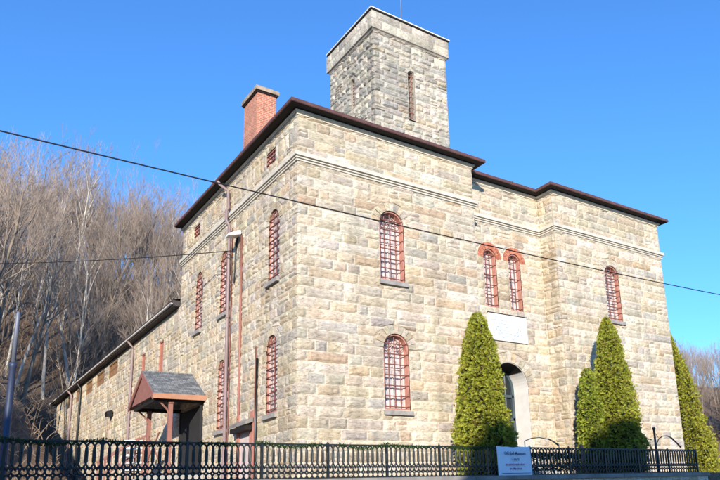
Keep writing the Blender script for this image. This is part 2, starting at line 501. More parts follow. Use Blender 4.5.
def barred_window(parent, pl, c, w, z0, zt, arched=True, nv=3, nh=7, depth=.24, rim=.05, tracery=True, name='window',
                  frame='redwood', sill=True, bars='grille', pane='pane', bar_r=.016, hooks=True, gd=.13):
    """frame lines the reveal; pane, grille and sill are its sub-parts"""
    out = (arch_pts if arched else rect_pts)(c, w-.006, z0+.003, zt-.003)
    R = w/2; zs = zt-R if arched else zt
    inn = (arch_pts if arched else rect_pts)(c, w-2*rim, z0+rim, zt-rim)
    mb = MB(); band(mb, pl, out, inn, -depth-.10, -.035)
    fr = mb.build(name, M[frame], parent)
    # sash inside
    mb = MB(); in2 = (arch_pts if arched else rect_pts)(c, w-2*rim-.12, z0+rim+.06, zt-rim-.06)
    band(mb, pl, inn, in2, -depth-.09, -depth+.0)
    cw = w-2*rim-.12
    zz = [z0+rim+.06+(zs-z0-rim-.06)*k/3 for k in range(1, 4 if arched else 3)]
    for z in zz:
        pts = [pl.P(c-cw/2, z-.02, -depth-.07), pl.P(c+cw/2, z-.02, -depth-.07), pl.P(c+cw/2, z-.02, -depth-.02), pl.P(c-cw/2, z-.02, -depth-.02),
               pl.P(c-cw/2, z+.02, -depth-.07), pl.P(c+cw/2, z+.02, -depth-.07), pl.P(c+cw/2, z+.02, -depth-.02), pl.P(c-cw/2, z+.02, -depth-.02)]
        mb.hexa(pts)
    if w > .75:
        mb.tube([pl.P(c, z0+rim, -depth-.03), pl.P(c, zs, -depth-.03)], .022, 4)
        if arched and tracery:
            for sg in (-1, 1):
                RR = cw*.93
                a = [pl.P(c-sg*cw/2+sg*RR*(1-math.cos(t)), zs+RR*math.sin(t), -depth-.03) for t in [k*.98/9 for k in range(10)]
                     if True]
                a = [p for p, t in zip(a, [k*.98/9 for k in range(10)]) if (RR*math.sin(t))**2+(cw/2-RR*(1-math.cos(t)))**2 < (cw/2+.02)**2]
                if len(a) > 1: mb.tube(a, .02, 4)
                a = [pl.P(c+sg*cw/4+cw/4*.9*math.cos(t), zs+cw/3*math.sin(t), -depth-.03) for t in [k*PI/8 for k in range(9)]]
                mb.tube(a, .017, 4)
    mb.build('sash', M['offwhite'], fr)
    mb = MB(); o2 = (arch_pts if arched else rect_pts)(c, w-2*rim, z0+rim, zt-rim)
    mb.poly([pl.P(*p, -depth-.06) for p in reversed(o2)])
    mb.build('pane', M[pane], fr)
    mb = MB()
    for k in range(nv):
        s = c-w/2+rim+(w-2*rim)*(k+1)/(nv+1)
        h = zs+(math.sqrt(max(0, R*R-(s-c)**2))-rim if arched else -rim)
        mb.tube([pl.P(s, z0+rim*.5, -gd), pl.P(s, h, -gd)], bar_r, 6)
    for k in range(nh):
        z = z0+.12+(zs+(R*.35 if arched else -.1)-z0-.12)*k/(nh-1)
        h = R if z <= zs else math.sqrt(max(0, R*R-(z-zs)**2))
        a_, b_ = -gd+.005, -gd+.04
        mb.hexa([pl.P(c-h, z-.016, a_), pl.P(c+h, z-.016, a_), pl.P(c+h, z-.016, b_), pl.P(c-h, z-.016, b_),
                 pl.P(c-h, z+.016, a_), pl.P(c+h, z+.016, a_), pl.P(c+h, z+.016, b_), pl.P(c-h, z+.016, b_)])
        if not hooks: continue
        for sg in (-1, 1):   # the ends turn out over the frame
            mb.tube([pl.P(c+sg*(h-.06), z, -.10), pl.P(c+sg*(h-.055), z, .012)], .016, 5)
    if arched and tracery:
        for sg_ in (-1, 1):
            RR = w*.80
            a = [(sg_*(-w/2+rim)+sg_*RR*(1-math.cos(t)), RR*math.sin(t)) for t in [k*1.2/12 for k in range(13)]]
            a = [pl.P(c+x, zs+z, -gd) for x, z in a if x*x+z*z < (R-rim*.5)**2]
            if len(a) > 1: mb.tube(a, .016, 5)
            mb.tube([pl.P(c+sg_*w*.22+.16*w*math.cos(t), zs+.12+.16*w*math.sin(t), -gd) for t in [k*2*PI/10 for k in range(10)]], .012, 4, closed=True)
    mb.build('grille', M[bars], fr)
    if sill:
        mb = MB()
        a, b = c-w/2-.05, c+w/2+.05
        mb.hexa([pl.P(a, z0-.17, -.3), pl.P(b, z0-.17, -.3), pl.P(b, z0-.17, .12), pl.P(a, z0-.17, .12),
                 pl.P(a, z0+.0, -.3), pl.P(b, z0+.0, -.3), pl.P(b, z0-.03, .12), pl.P(a, z0-.03, .12)])
        mb.build('sill', M['sill_stone'], fr)
    return fr

ZU0, ZUT = zc(15), 9.05; ZL0, ZLT = zc(2), 4.76
front_open = [(3.43, .98, ZU0, ZUT), (3.47, .98, ZL0, ZLT)]
right_open = [(14.66, .94, ZU0, 9.03)]
side_open = [(1.74, .86, ZU0, 8.98), (6.24, .86, ZU0, 9.0), (9.08, .86, ZU0, 9.02), (1.80, .86, ZL0, 4.74), (6.22, .86, ZL0, 4.8)]
RING = .30
mb = MB()
ftop = 11.70
ZS = 10.275
def with_sill(lst): return [rect_open(c-w/2-.05, c+w/2+.05, z0-.17, z0, .0) for c, w, z0, zt in lst]
op = [arch_open(c, w, z0, zt, RING) for c, w, z0, zt in front_open]
stone_face(mb, FRONT, 0, W1, 0, ftop, op, PALF, 1, .38, 1.45, .08, .026, corner0=0, corner1=1)
op = [arch_open(c, w, z0, zt, RING) for c, w, z0, zt in right_open]
stone_face(mb, FRONT, W2, W3, 0, ftop, op, PALF, 2, .38, 1.45, .08, .026, corner0=0, corner1=1)
for c, w, z0, zt in front_open+right_open: voussoirs(mb, FRONT, c, w, zt, RING, 11, PALF, int(c*100+z0*7))
mb.build('wall', M['stone'], jail)
# recess between the two blocks
rec_open = [(8.50, .66, zc(15), 8.93), (9.79, .66, zc(15), 8.95)]
DOORC, DOORW, DOORT = 9.15, 1.80, 4.45
mb = MB()
op = [arch_open(c, w, z0, zt, .29) for c, w, z0, zt in rec_open]+[arch_open(DOORC, DOORW, -.1, DOORT, .38)]
stone_face(mb, RECESS, W1, W2, 0, ftop, op, PALF, 3, .38, 1.3, .08, .025)
RETL = Plane((W1,0,0), (0,1,0), (1,0,0)); RETR = Plane((W2,0,0), (0,1,0), (-1,0,0))
stone_face(mb, RETL, 0, D, 0, ftop, [], PALS, 4, .38, .9, .08, .03)
stone_face(mb, RETR, 0, D, 0, ftop, [], PALS, 5, .38, .9, .08, .03)
voussoirs(mb, RECESS, DOORC, DOORW, DOORT, .38, 15, PALF, 77)
mb.build('wall', M['stone'], jail)
mb = MB()
pb = [((.47,.17,.10),2),((.54,.22,.14),2),((.40,.13,.08),1)]
for c, w, z0, zt in rec_open:
    mb = MB()
    voussoirs(mb, RECESS, c, w, zt, .135, 22, pb, int(c*10), -.05, .022, .12)
    voussoirs(mb, RECESS, c, w+.275, zt+.1375, .135, 30, pb, int(c*10)+1, -.05, .022, .06)
    mb.build('brick_arch', M['archbrick'], jail)
# side wall of the main block
attic_open = [(2.06, .72, 10.74, 11.28), (9.7, .72, 10.74, 11.28), ]
mb = MB()
op = [arch_open(c, w, z0, zt, .24) for c, w, z0, zt in side_open]+[rect_open(c-w/2, c+w/2, z0, z1) for c, w, z0, z1 in attic_open]
op += [rect_open(3.3, 4.35, 0, 2.05)]
stone_face(mb, SIDE, 0, L1, 0, ftop, op, PALS, 6, .26, .85, .2, .022, corner0=1, jit=.012, courses=snapped(0, ftop, [2.05, 10.74, 11.28]))
for c, w, z0, zt in side_open: voussoirs(mb, SIDE, c, w, zt, .24, 9, PALS, int(c*100+z0*7))
# the far sides, seen by nobody but there
END = Plane((W3,0,0), (0,1,0), (1,0,0)); BACK = Plane((0,L1,0), (1,0,0), (0,1,0))
stone_face(mb, END, 0, L1, 0, ftop, [], PALS, 8, .5, 1.4, .05, .034)
mb.cur = MORT; mb.poly([(0,L1,0),(0,L1,11.9),(W3,L1,11.9),(W3,L1,0)]); mb.cur = (1,1,1)
mb.build('wall', M['stone'], jail)
# wing
wing_open = [(35.95, 2.0), (32.95, 2.0), (29.87, 1.85), (26.7, 2.05), (23.55, 2.1)]
wtall = [(17.18, .68, zc(11), 7.22), (14.18, .68, zc(11), 7.22)]
mb = MB()
op = [rect_open(c-w/2, c+w/2, 7.22, 8.02) for c, w in wing_open]+[rect_open(c-w/2, c+w/2, z0, z1) for c, w, z0, z1 in wtall]
stone_face(mb, SIDE, L1, L1+L2, 0, 8.22, op, PALS, 9, .35, 1.0, .15, .022, courses=snapped(0, 8.22, [7.22, 8.02]))
mb.cur = MORT
ye = L1+L2
mb.poly([(0,ye,0),(0,ye,8.2),(6,ye,10.2),(12,ye,8.2),(12,ye,0)]); mb.poly([(12,L1,0),(12,ye,0),(12,ye,8.2),(12,L1,8.2)])
mb.build('wing_wall', M['stone'], jail)

for (c, w, z0, zt) in front_open: barred_window(jail, FRONT, c, w, z0, zt, True, 3, 7)
for (c, w, z0, zt) in right_open: barred_window(jail, FRONT, c, w, z0, zt, True, 2, 9, depth=.22)
for (c, w, z0, zt) in rec_open: barred_window(jail, RECESS, c, w, z0, zt, True, 2, 6, depth=.22, tracery=False, sill=False)
for (c, w, z0, zt) in side_open: barred_window(jail, SIDE, c, w, z0, zt, True, 2, 9, depth=.08, tracery=False, hooks=False, gd=.035)
for (c, w, z0, zt) in attic_open: barred_window(jail, SIDE, c, w, z0, zt, False, 2, 3, depth=.10, tracery=False, sill=False, hooks=False, gd=.04)
def board_window(pl, c, w, z0, z1, mat, rim=.06):
    mb = MB(); band(mb, pl, rect_pts(c, w-.006, z0+.003, z1-.003), rect_pts(c, w-2*rim, z0+rim, z1-rim), -.2, -.02)
    fr = mb.build('window', M[mat], jail)
    mb = MB()
    n = 3
    for k in range(n):
        a = c-w/2+rim+(w-2*rim)*k/n; b = c-w/2+rim+(w-2*rim)*(k+1)/n-.008
        mb.hexa([pl.P(a, z0+rim, -.16), pl.P(b, z0+rim, -.16), pl.P(b, z0+rim, -.06), pl.P(a, z0+rim, -.06),
                 pl.P(a, z1-rim, -.16), pl.P(b, z1-rim, -.16), pl.P(b, z1-rim, -.06), pl.P(a, z1-rim, -.06)])
    mb.build('board', M[mat], fr)
for c, w in wing_open: board_window(SIDE, c, w, 7.22, 8.02, 'brownboard')
for c, w, z0, z1 in wtall: board_window(SIDE, c, w, z0, z1, 'redpanel', .05)

# mouldings that follow the plan
def sweep(mb, path, prof, closed_prof=True):
    """path: plan points going round the building with outside on the right hand side; prof: (out, z)"""
    n = len(path); rows = []
    for i, p in enumerate(path):
        p = Vector((p[0], p[1]))
        ds = []
        if i > 0: ds.append((p-Vector(path[i-1])).normalized())
        if i < n-1: ds.append((Vector(path[i+1])-p).normalized())
        ns = [Vector((d.y, -d.x)) for d in ds]
        if len(ns) == 2:
            b = ns[0]+ns[1]; m = b/(b.dot(ns[0]))
        else: m = ns[0]
        rows.append([mb.vert((p.x+m.x*o, p.y+m.y*o, z)) for o, z in prof])
    k = len(prof)
    for i in range(n-1):
        for j in range(k if closed_prof else k-1):
            j2 = (j+1) % k
            mb.f.append((rows[i][j], rows[i+1][j], rows[i+1][j2], rows[i][j2]))
    if closed_prof:
        mb.f.append(tuple(reversed(rows[0]))); mb.f.append(tuple(rows[-1]))
PATH = [(0, L1), (0, 0), (W1, 0), (W1, D), (W2, D), (W2, 0), (W3, 0), (W3, L1)]
mb = MB()
sweep(mb, PATH, [(-.06, ZS+.03), (.055, ZS+.015), (.135, ZS), (.135, ZS-.13), (.02, ZS-.135), (.02, ZS-.162), (.095, ZS-.166), (.095, ZS-.205), (.02, ZS-.210), (.02, ZS-.235), (.07, ZS-.239), (.065, ZS-.285), (.02, ZS-.29), (.02, ZS-.315), (-.06, ZS-.32)])
mb.build('string_course', M['cut_stone'], jail)
mb = MB()
sweep(mb, PATH, [(-.06, 11.60), (.05, 11.605), (.05, 11.64), (.03, 11.645), (.03, 11.665), (.085, 11.67), (.09, 11.70), (.12, 11.71), (.12, 11.74), (-.06, 11.74)])
mb.build('cornice', M['cut_stone'], jail)
mb = MB()
sweep(mb, PATH, [(-.10, 11.80), (.372, 11.80), (.372, 11.785), (.392, 11.782), (.41, 11.80), (.415, 11.835), (.40, 11.86), (.405, 11.89), (.40, 11.915), (.33, 11.93), (-.10, 12.0)])
mb.build('eave', M['fascia'], jail)
for (xa, xb, yy) in ((0, W1, 0), (W1, W2, D), (W2, W3, 0)):
    nj = max(1, int((xb-xa)/2.3))
    for k in range(nj):
        x = xa+(xb-xa)*(k+.6)/nj
        mb = MB(); mb.box((x-.02, yy-.424, 11.776), (x+.02, yy-.36, 11.922)); mb.build('gutter_joint', M['fascia'], jail)
for k in range(4):
    y = .9+2.9*k; mb = MB(); mb.box((-.424, y-.02, 11.776), (-.36, y+.02, 11.922)); mb.build('gutter_joint', M['fascia'], jail)
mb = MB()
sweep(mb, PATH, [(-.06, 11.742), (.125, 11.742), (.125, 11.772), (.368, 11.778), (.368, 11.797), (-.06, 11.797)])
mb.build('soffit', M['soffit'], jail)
mb = MB()
o = .36
base = [(-o, -o), (W3+o, -o), (W3+o, L1+o), (-o, L1+o)]
top = [(4.2, 5.2), (W3-4.2, 5.2), (W3-4.2, 6.6), (4.2, 6.6)]
base_r = [(-.05, D+.0), (W3+.05, D+.0), (W3+.05, L1+.3), (-.05, L1+.3)]
b = [mb.vert((x, y, 11.975)) for x, y in base_r]; t = [mb.vert((x, y, 13.1)) for x, y in top]
for i in range(4): mb.f.append((b[i], b[(i+1) % 4], t[(i+1) % 4], t[i]))
mb.f.append(tuple(t))
for xa, xb in ((-.05, W1+.05), (W2-.05, W3+.05)): mb.poly([(xa, -.05, 11.97), (xb, -.05, 11.97), (xb, D, 11.976), (xa, D, 11.976)])
mb.build('roof', M['rooftin'], jail)
# wing roof with gutter
mb = MB()
ridge = 10.3
for sg in (0,):
    a = [(-.34, L1+.02, 8.46), (-.34, ye+.3, 8.46), (6, ye+.3, ridge), (6, L1+.02, ridge)]
    b2 = [(12.34, L1+.02, 8.46), (6, L1+.02, ridge), (6, ye+.3, ridge), (12.34, ye+.3, 8.46)]
    mb.poly(a); mb.poly(b2)
    mb.hexa([(-.30, L1+.02, 8.20), (-.02, L1+.02, 8.20), (-.02, ye+.28, 8.20), (-.30, ye+.28, 8.20), (-.34, L1+.02, 8.45), (-.02, L1+.02, 8.45), (-.02, ye+.28, 8.45), (-.34, ye+.28, 8.45)])
wr = mb.build('wing_roof', M['rooftin'], jail)
mb = MB()
mb.hexa([(-.40, L1+.03, 8.28), (-.305, L1+.03, 8.28), (-.305, ye+.3, 8.28), (-.40, ye+.3, 8.28), (-.41, L1+.03, 8.325), (-.345, L1+.03, 8.325), (-.345, ye+.3, 8.325), (-.41, ye+.3, 8.325)])
mb.build('gutter', M['white'], wr)

# tower
TX0, TX1, TY0, TY1 = 6.95, 11.25, 6.50, 10.85
TF = Plane((0,TY0,0), (1,0,0), (0,-1,0)); TS = Plane((TX0,0,0), (0,1,0), (-1,0,0))
ZB = 21.72
tc_ = []
z = 11.6; rr_ = random.Random(5)
while z < ZB-.05:
    h = rr_.uniform(.27, .37); z2_ = min(ZB, z+h)
    if ZB-z2_ < .12: z2_ = ZB
    tc_.append((z, z2_)); z = z2_
mb = MB()
slitF = (9.08, .40, 17.55, 20.22); slitS = (8.52, .34, 18.5, 20.10)
TMORT = (.60, .55, .46)
stone_face(mb, TF, TX0, TX1, 11.6, ZB, [arch_open(*slitF, .16)], PALT, 21, .35, 1.1, .12, .045, courses=tc_, corner0=0, corner1=1, mort=TMORT)
stone_face(mb, TS, TY0, TY1, 11.6, ZB, [arch_open(*slitS, .16)], PALT, 22, .35, 1.1, .12, .05, courses=tc_, corner0=1, mort=TMORT)
voussoirs(mb, TF, slitF[0], slitF[1], slitF[3], .16, 7, PALT, 31); voussoirs(mb, TS, slitS[0], slitS[1], slitS[3], .16, 7, PALT, 32)
stone_face(mb, Plane((TX1,0,0), (0,1,0), (1,0,0)), TY0, TY1, 11.6, ZB, [], PALT, 23, .4, 1.1, .12, .045, courses=tc_, mort=TMORT)
mb.cur = TMORT; mb.poly([(TX0,TY1,11.6),(TX0,TY1,ZB),(TX1,TY1,ZB),(TX1,TY1,11.6)])
tower = mb.build('tower', M['tower_stone'], jail)
TP = [(TX0, TY1), (TX0, TY0), (TX1, TY0), (TX1, TY1), (TX0, TY1)]
mb = MB()
PB = .14
pp = [((.62,.56,.46),3),((.52,.47,.39),2),((.66,.60,.50),2),((.42,.39,.34),1.2)]
pc = [(21.80, 22.26), (22.26, 22.70)]
stone_face(mb, Plane((0,TY0-PB,0), (1,0,0), (0,-1,0)), TX0-PB, TX1+PB, 21.80, 22.70, [], pp, 41, .7, 1.6, 0, .02, courses=pc, corner0=0, corner1=1, mort=(.60,.54,.45))
stone_face(mb, Plane((TX0-PB,0,0), (0,1,0), (-1,0,0)), TY0-PB, TY1+PB, 21.80, 22.70, [], pp, 42, .7, 1.6, 0, .02, courses=pc, corner0=1, mort=(.60,.54,.45))
stone_face(mb, Plane((TX1+PB,0,0), (0,1,0), (1,0,0)), TY0-PB, TY1+PB, 21.80, 22.70, [], pp, 43, .7, 1.5, 0, .012, courses=pc, mort=(.60,.54,.45))
mb.cur = (.44,.40,.34)
mb.poly([(TX0-PB,TY1+PB,21.8),(TX0-PB,TY1+PB,22.7),(TX1+PB,TY1+PB,22.7),(TX1+PB,TY1+PB,21.8)])
mb.cur = (.47,.43,.37)
TPc = [(TX0-.2, TY1), (TX0-.2, TY0), (TX1, TY0), (TX1, TY1)]
def tring(prof):
    q = [(TX0, TY1+.001), (TX0, TY0), (TX1, TY0), (TX1, TY1)]
    sweep(mb, q, prof)
tring([(-.05, ZB-.10), (.05, ZB-.06), (.10, ZB+.0), (.165, ZB+.03), (.165, ZB+.085), (-.05, ZB+.09)])
mb.build('tower_parapet', M['tower_stone'], tower)
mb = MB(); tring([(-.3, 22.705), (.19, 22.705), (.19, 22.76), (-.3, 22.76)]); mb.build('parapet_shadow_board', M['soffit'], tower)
mb = MB(); q = [(TX0, TY1), (TX0, TY0), (TX1, TY0), (TX1, TY1)]
sweep(mb, q, [(-.3, 22.763), (.225, 22.763), (.235, 22.81), (-.3, 22.86)])
mb.poly([(TX0, TY0, 22.87), (TX1, TY0, 22.87), (TX1, TY1, 22.87), (TX0, TY1, 22.87)])
mb.build('tower_coping', M['white'], tower)
def slit(pl, c, w, z0, zt):
    mb = MB(); mb.cur = (.42, .39, .34); band(mb, pl, arch_pts(c, w-.004, z0, zt-.002), arch_pts(c, w-.05, z0+.03, zt-.03), -.45, -.02)
    mb.cur = (.03, .03, .03); mb.poly([pl.P(*p, -.42) for p in reversed(arch_pts(c, w, z0, zt))])
    mb.build('tower_window', M['tower_stone'], tower)
    mb = MB()
    for k in range(9):
        z = z0+.12+(zt-z0-.35)*k/8
        mb.tube([pl.P(c-w/2, z, -.10), pl.P(c+w/2, z, -.10)], .022, 5)
    mb.tube([pl.P(c+w*.18, z0, -.12), pl.P(c+w*.18, zt-.08, -.12)], .018, 5)
    mb.build('tower_bars', M['redpipe'], tower)
slit(TF, *slitF); slit(TS, *slitS)
mb = MB(); mb.tube([(9.25, 7.4, 22.8), (9.25, 7.4, 25.3)], .022, 6); mb.build('antenna', M['pole'], tower)

# chimney
CX0, CX1, CY0, CY1 = .27, 1.0, 4.04, 5.36
mb = MB(); mb.box((CX0, CY0, 11.8), (CX1, CY1, 14.70)); mb.build('chimney', M['brick'], jail)
ch = bpy.context.scene.collection.objects['chimney']
mb = MB()
mb.box((CX0-.04, CY0-.04, 14.70), (CX1+.04, CY1+.04, 14.765)); mb.cur = (1,1,1)
mb.build('brick_course', M['soffit'], ch)
mb = MB()
mb.box((CX0-.09, CY0-.09, 14.767), (CX0+.58, CY1+.09, 14.93)); mb.box((CX0+.585, CY0-.085, 14.767), (CX1+.10, CY1+.09, 14.915))
mb.build('chimney_cap', M['capstone'], ch)

# door in the recess: deep arch with white jamb
mb = MB()
out = arch_pts(DOORC, DOORW-.006, .05, DOORT-.003, 22); inn = arch_pts(DOORC, DOORW-.03, .05, DOORT-.015, 22)
band(mb, RECESS, out, inn, -.92, -.01)
dj = mb.build('door', M['white'], jail)
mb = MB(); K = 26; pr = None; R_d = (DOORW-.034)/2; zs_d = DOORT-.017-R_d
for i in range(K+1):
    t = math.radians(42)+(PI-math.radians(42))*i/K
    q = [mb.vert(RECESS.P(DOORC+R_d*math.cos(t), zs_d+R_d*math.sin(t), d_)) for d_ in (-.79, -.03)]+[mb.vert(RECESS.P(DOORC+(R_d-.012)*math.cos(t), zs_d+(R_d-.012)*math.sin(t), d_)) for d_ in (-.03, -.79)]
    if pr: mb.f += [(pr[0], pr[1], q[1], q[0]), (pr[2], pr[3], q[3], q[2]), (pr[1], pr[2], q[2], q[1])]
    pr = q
mb.build('vault_shade', M['soffit'], dj)  # near-black layer painting the shade on the unlit part of the vault
mb = MB()
band(mb, RECESS, arch_pts(DOORC, DOORW-.03, .05, DOORT-.015, 22), arch_pts(DOORC, DOORW-.28, .12, DOORT-.14, 22), -.92, -.8)
for k in range(1, 4):
    s = DOORC-DOORW/2+DOORW*k/4; mb.tube([RECESS.P(s, .05, -.83), RECESS.P(s, DOORT-.25, -.83)], .035, 4)
for z in (.6, 1.5, 2.4, 3.3):
    mb.hexa([RECESS.P(DOORC-.85, z-.05, -.88), RECESS.P(DOORC+.85, z-.05, -.88), RECESS.P(DOORC+.85, z-.05, -.8), RECESS.P(DOORC-.85, z-.05, -.8),
             RECESS.P(DOORC-.85, z+.05, -.88), RECESS.P(DOORC+.85, z+.05, -.88), RECESS.P(DOORC+.85, z+.05, -.8), RECESS.P(DOORC-.85, z+.05, -.8)])
mb.build('door_leaf', M['bluedoor'], dj)
mb = MB(); mb.poly([RECESS.P(*p, -.9) for p in reversed(arch_pts(DOORC, DOORW-.05, .05, DOORT-.03, 22))]); mb.build('pane', M['shopglass'], dj)
mb = MB(); mb.lathe((9.55, D+.76, 1.35), [(.0, 0), (.035, .01), (.035, .05), (0, .06)], 8); mb.build('handle', M['black'], dj)
mb = MB()
for k in range(4): mb.box((DOORC-1.25, D-.35*(4-k), 0.002), (DOORC+1.25, D+.02, .17*(k+1)))
mb.build('step', M['concrete'], jail)

# porch on the side wall
PY0, PY1, PX, PR, PE = 7.76, 11.12, -1.93, 4.80, 3.62
pm = (PY0+PY1)/2
mb = MB(); th = .10
for (ya, yb) in ((PY0, pm), (PY1, pm)):
    mb.hexa([(PX, ya, PE), (-.03, ya, PE), (-.03, yb, PR-th), (PX, yb, PR-th), (PX, ya, PE+th), (-.03, ya, PE+th), (-.03, yb, PR), (PX, yb, PR)])
mb.tube([(PX-.01, pm, PR+.005), (-.03, pm, PR+.005)], .045, 6)
porch = mb.build('porch', M['shingle'], jail)
mb = MB()
mb.hexa([(PX+.03, PY0+.3, PE+.02), (PX+.10, PY0+.3, PE+.02), (PX+.10, PY1-.3, PE+.02), (PX+.03, PY1-.3, PE+.02),
         (PX+.03, pm-.05, PR-.13), (PX+.10, pm-.05, PR-.13), (PX+.10, pm+.05, PR-.13), (PX+.03, pm+.05, PR-.13)])
for (ya) in (PY0, PY1):   # barge boards
    sg = 1 if ya == PY0 else -1
    mb.hexa([(PX-.035, ya-sg*.03, PE-.13), (PX+.0, ya-sg*.03, PE-.13), (PX+.0, pm, PR-.2), (PX-.035, pm, PR-.2),
             (PX-.035, ya-sg*.03, PE+.09), (PX+.0, ya-sg*.03, PE+.09), (PX+.0, pm, PR+.01), (PX-.035, pm, PR+.01)])
mb.build('gable', M['porchred'], porch)
mb = MB()
mb.box((PX, PY0-.035, PE-.09), (-.02, PY0-.003, PE+.10)); mb.build('fascia_board', M['orange'], porch)
mb = MB(); mb.box((PX, PY1+.003, PE-.09), (-.02, PY1+.035, PE+.10)); mb.build('fascia_board', M['orange'], porch)
for y in (8.05, 10.85):
    mb = MB()
    mb.box((-1.295, y-.07, -.1), (-1.155, y+.07, 3.50)); mb.box((-1.32, y-.10, 3.40), (-1.13, y+.10, 3.46))
    sg = 1 if y < 9 else -1
    mb.tube([(-1.23, y, 2.95), (-1.23-.12, y, 3.2), (-1.23-.42, y, 3.5)], .035, 6)
    mb.build('post', M['porchred'], porch)
mb = MB(); mb.box((-1.75, 8.0, 3.46), (-.02, 8.1, 3.60)); mb.box((-1.75, 10.8, 3.46), (-.02, 10.9, 3.60)); mb.box((-1.80, 7.95, 3.47), (-1.72, 10.95, 3.60))
mb.build('beam', M['soffit'], porch)
mb = MB(); mb.box((-.10, 8.15, .8), (-.05, 10.5, 3.4)); mb.box((-.13, 8.05, .8), (-.05, 8.15, 3.45)); mb.box((-.13, 10.5, .8), (-.05, 10.6, 3.45))  # dark door panel that also paints the porch roof's shadow on the wall
mb.build('porch_door_shade', M['dark'], porch)
mb = MB()
mb.box((-1.95, 7.8, 0.0), (-.02, 11.1, .8))
for k in range(5): mb.box((-2.05-.28*k, 9.0, .0), (-1.96-.28*k+.19, 10.6, .78-.155*k))
mb.build('landing', M['concrete'], porch)
mb = MB()   # handrails with X braces, white slats beside them
for y in (11.0, 12.2):
    for k in range(4):
        mb.tube([(-1.35-.45*k, y, 0), (-1.35-.45*k, y, 2.55-.3*k)], .035, 5)
    mb.tube([(-1.2, y, 2.6), (-2.75, y, 1.6)], .04, 5); mb.tube([(-1.2, y, 2.0), (-2.75, y, 1.0)], .03, 5)
mb.tube([(-1.25, 9.2, 1.5), (-1.25, 10.75, 2.5)], .03, 5); mb.tube([(-1.25, 9.2, 2.5), (-1.25, 10.75, 1.5)], .03, 5)
mb.build('handrail', M['porchred'], porch)
mb = MB()
for k in range(5): mb.box((-1.9-.02*k, 11.3, 1.2+.28*k), (-1.25, 12.0, 1.28+.28*k))
mb.build('slat', M['white'], porch)

# cellar door with small white canopy
mb = MB(); mb.box((-.02, 3.36, 0), (.03, 4.29, 2.0)); cd = mb.build('cellar_door', M['offwhite'], jail)
mb = MB(); mb.box((-.07, 4.26, 0), (.1, 4.50, 2.52)); mb.box((-.07, 3.06, 0), (.1, 3.36, 2.52)); mb.build('door_frame', M['redwood'], cd)
mb = MB()
mb.hexa([(-.36, 3.02, 2.06), (-.08, 3.02, 2.16), (-.08, 4.46, 2.16), (-.36, 4.46, 2.06), (-.36, 3.02, 2.16), (-.08, 3.02, 2.30), (-.08, 4.46, 2.30), (-.36, 4.46, 2.16)])
mb.build('canopy', M['coping'], cd)
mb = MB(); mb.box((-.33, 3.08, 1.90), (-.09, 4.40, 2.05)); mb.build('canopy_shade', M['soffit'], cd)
# pipes down the side wall
mb = MB()
mb.tube([(-.39, 6.15, 11.72), (-.36, 6.0, 11.55), (-.12, 5.78, 11.25), (-.10, 5.75, 10.55), (-.2, 5.68, 10.4), (-.22, 5.62, 10.0), (-.12, 5.55, 9.75), (-.11, 5.52, 6), (-.11, 5.48, 0)], .058, 8)
for z in (8.6, 6.2, 3.8): mb.tube([(-.11, 5.52, z), (-.11, 5.52, z+.07)], .075, 8)
mb.build('downspout', M['lavpipe'], jail, True)
mb = MB(); mb.tube([(-.06, 5.36, 9.6), (-.06, 5.33, 0)], .022, 6); mb.build('conduit', M['grille'], jail, True)
mb = MB(); mb.tube([(-.06, 4.42, 9.0), (-.06, 4.36, 2.4)], .045, 8); mb.build('downspout', M['redpipe'], jail, True)
mb = MB(); mb.tube([(-.06, 2.84, 4.2), (-.06, 2.88, .4)], .04, 8); mb.build('conduit', M['black'], jail, True)  # black tube standing in for the shadow beside the red-brown pipe
mb = MB(); mb.tube([(-.03, 2.97, 4.6), (-.03, 3.0, .4)], .05, 8); mb.build('downspout', M['redpipe'], jail, True)
mb = MB()
mb.tube([(-.03, 4.62, 9.02), (-.16, 4.62, 9.08), (-.2, 4.62, 9.12)], .03, 6)
mb.hexa([(-.55, 4.42, 8.92), (-.12, 4.36, 9.02), (-.12, 4.86, 9.02), (-.55, 4.8, 8.92), (-.52, 4.46, 9.02), (-.12, 4.4, 9.2), (-.12, 4.82, 9.2), (-.52, 4.76, 9.02)])
mb.build('wall_lamp', M['white'], jail)
mb = MB(); mb.tube([(-.05, 4.9, 9.15), (-.06, 5.0, 8.6), (-.05, 5.05, 8.0), (-.05, 5.1, 7.4)], .03, 6); mb.build('conduit', M['black'], jail, True)
for (y, mat, r_) in ((35.2, 'lavpipe', .07), (32.1, 'black', .07), (19.1, 'lavpipe', .06)):
    mb = MB(); mb.tube([(-.36, y, 8.35), (-.30, y, 8.2), (-.10, y-.1, 7.9), (-.10, y-.12, 0)], r_, 8); mb.build('downspout', M[mat], jail, True)
mb = MB()
mb.tube([(-.02, 22.9, 5.15), (-.18, 22.9, 5.2)], .04, 6); mb.hexa([(-.34, 22.7, 4.85), (-.08, 22.7, 4.9), (-.08, 23.1, 4.9), (-.34, 23.1, 4.85), (-.36, 22.65, 5.15), (-.08, 22.65, 5.22), (-.08, 23.15, 5.22), (-.36, 23.15, 5.15)])
mb.build('wall_lamp', M['black'], jail)

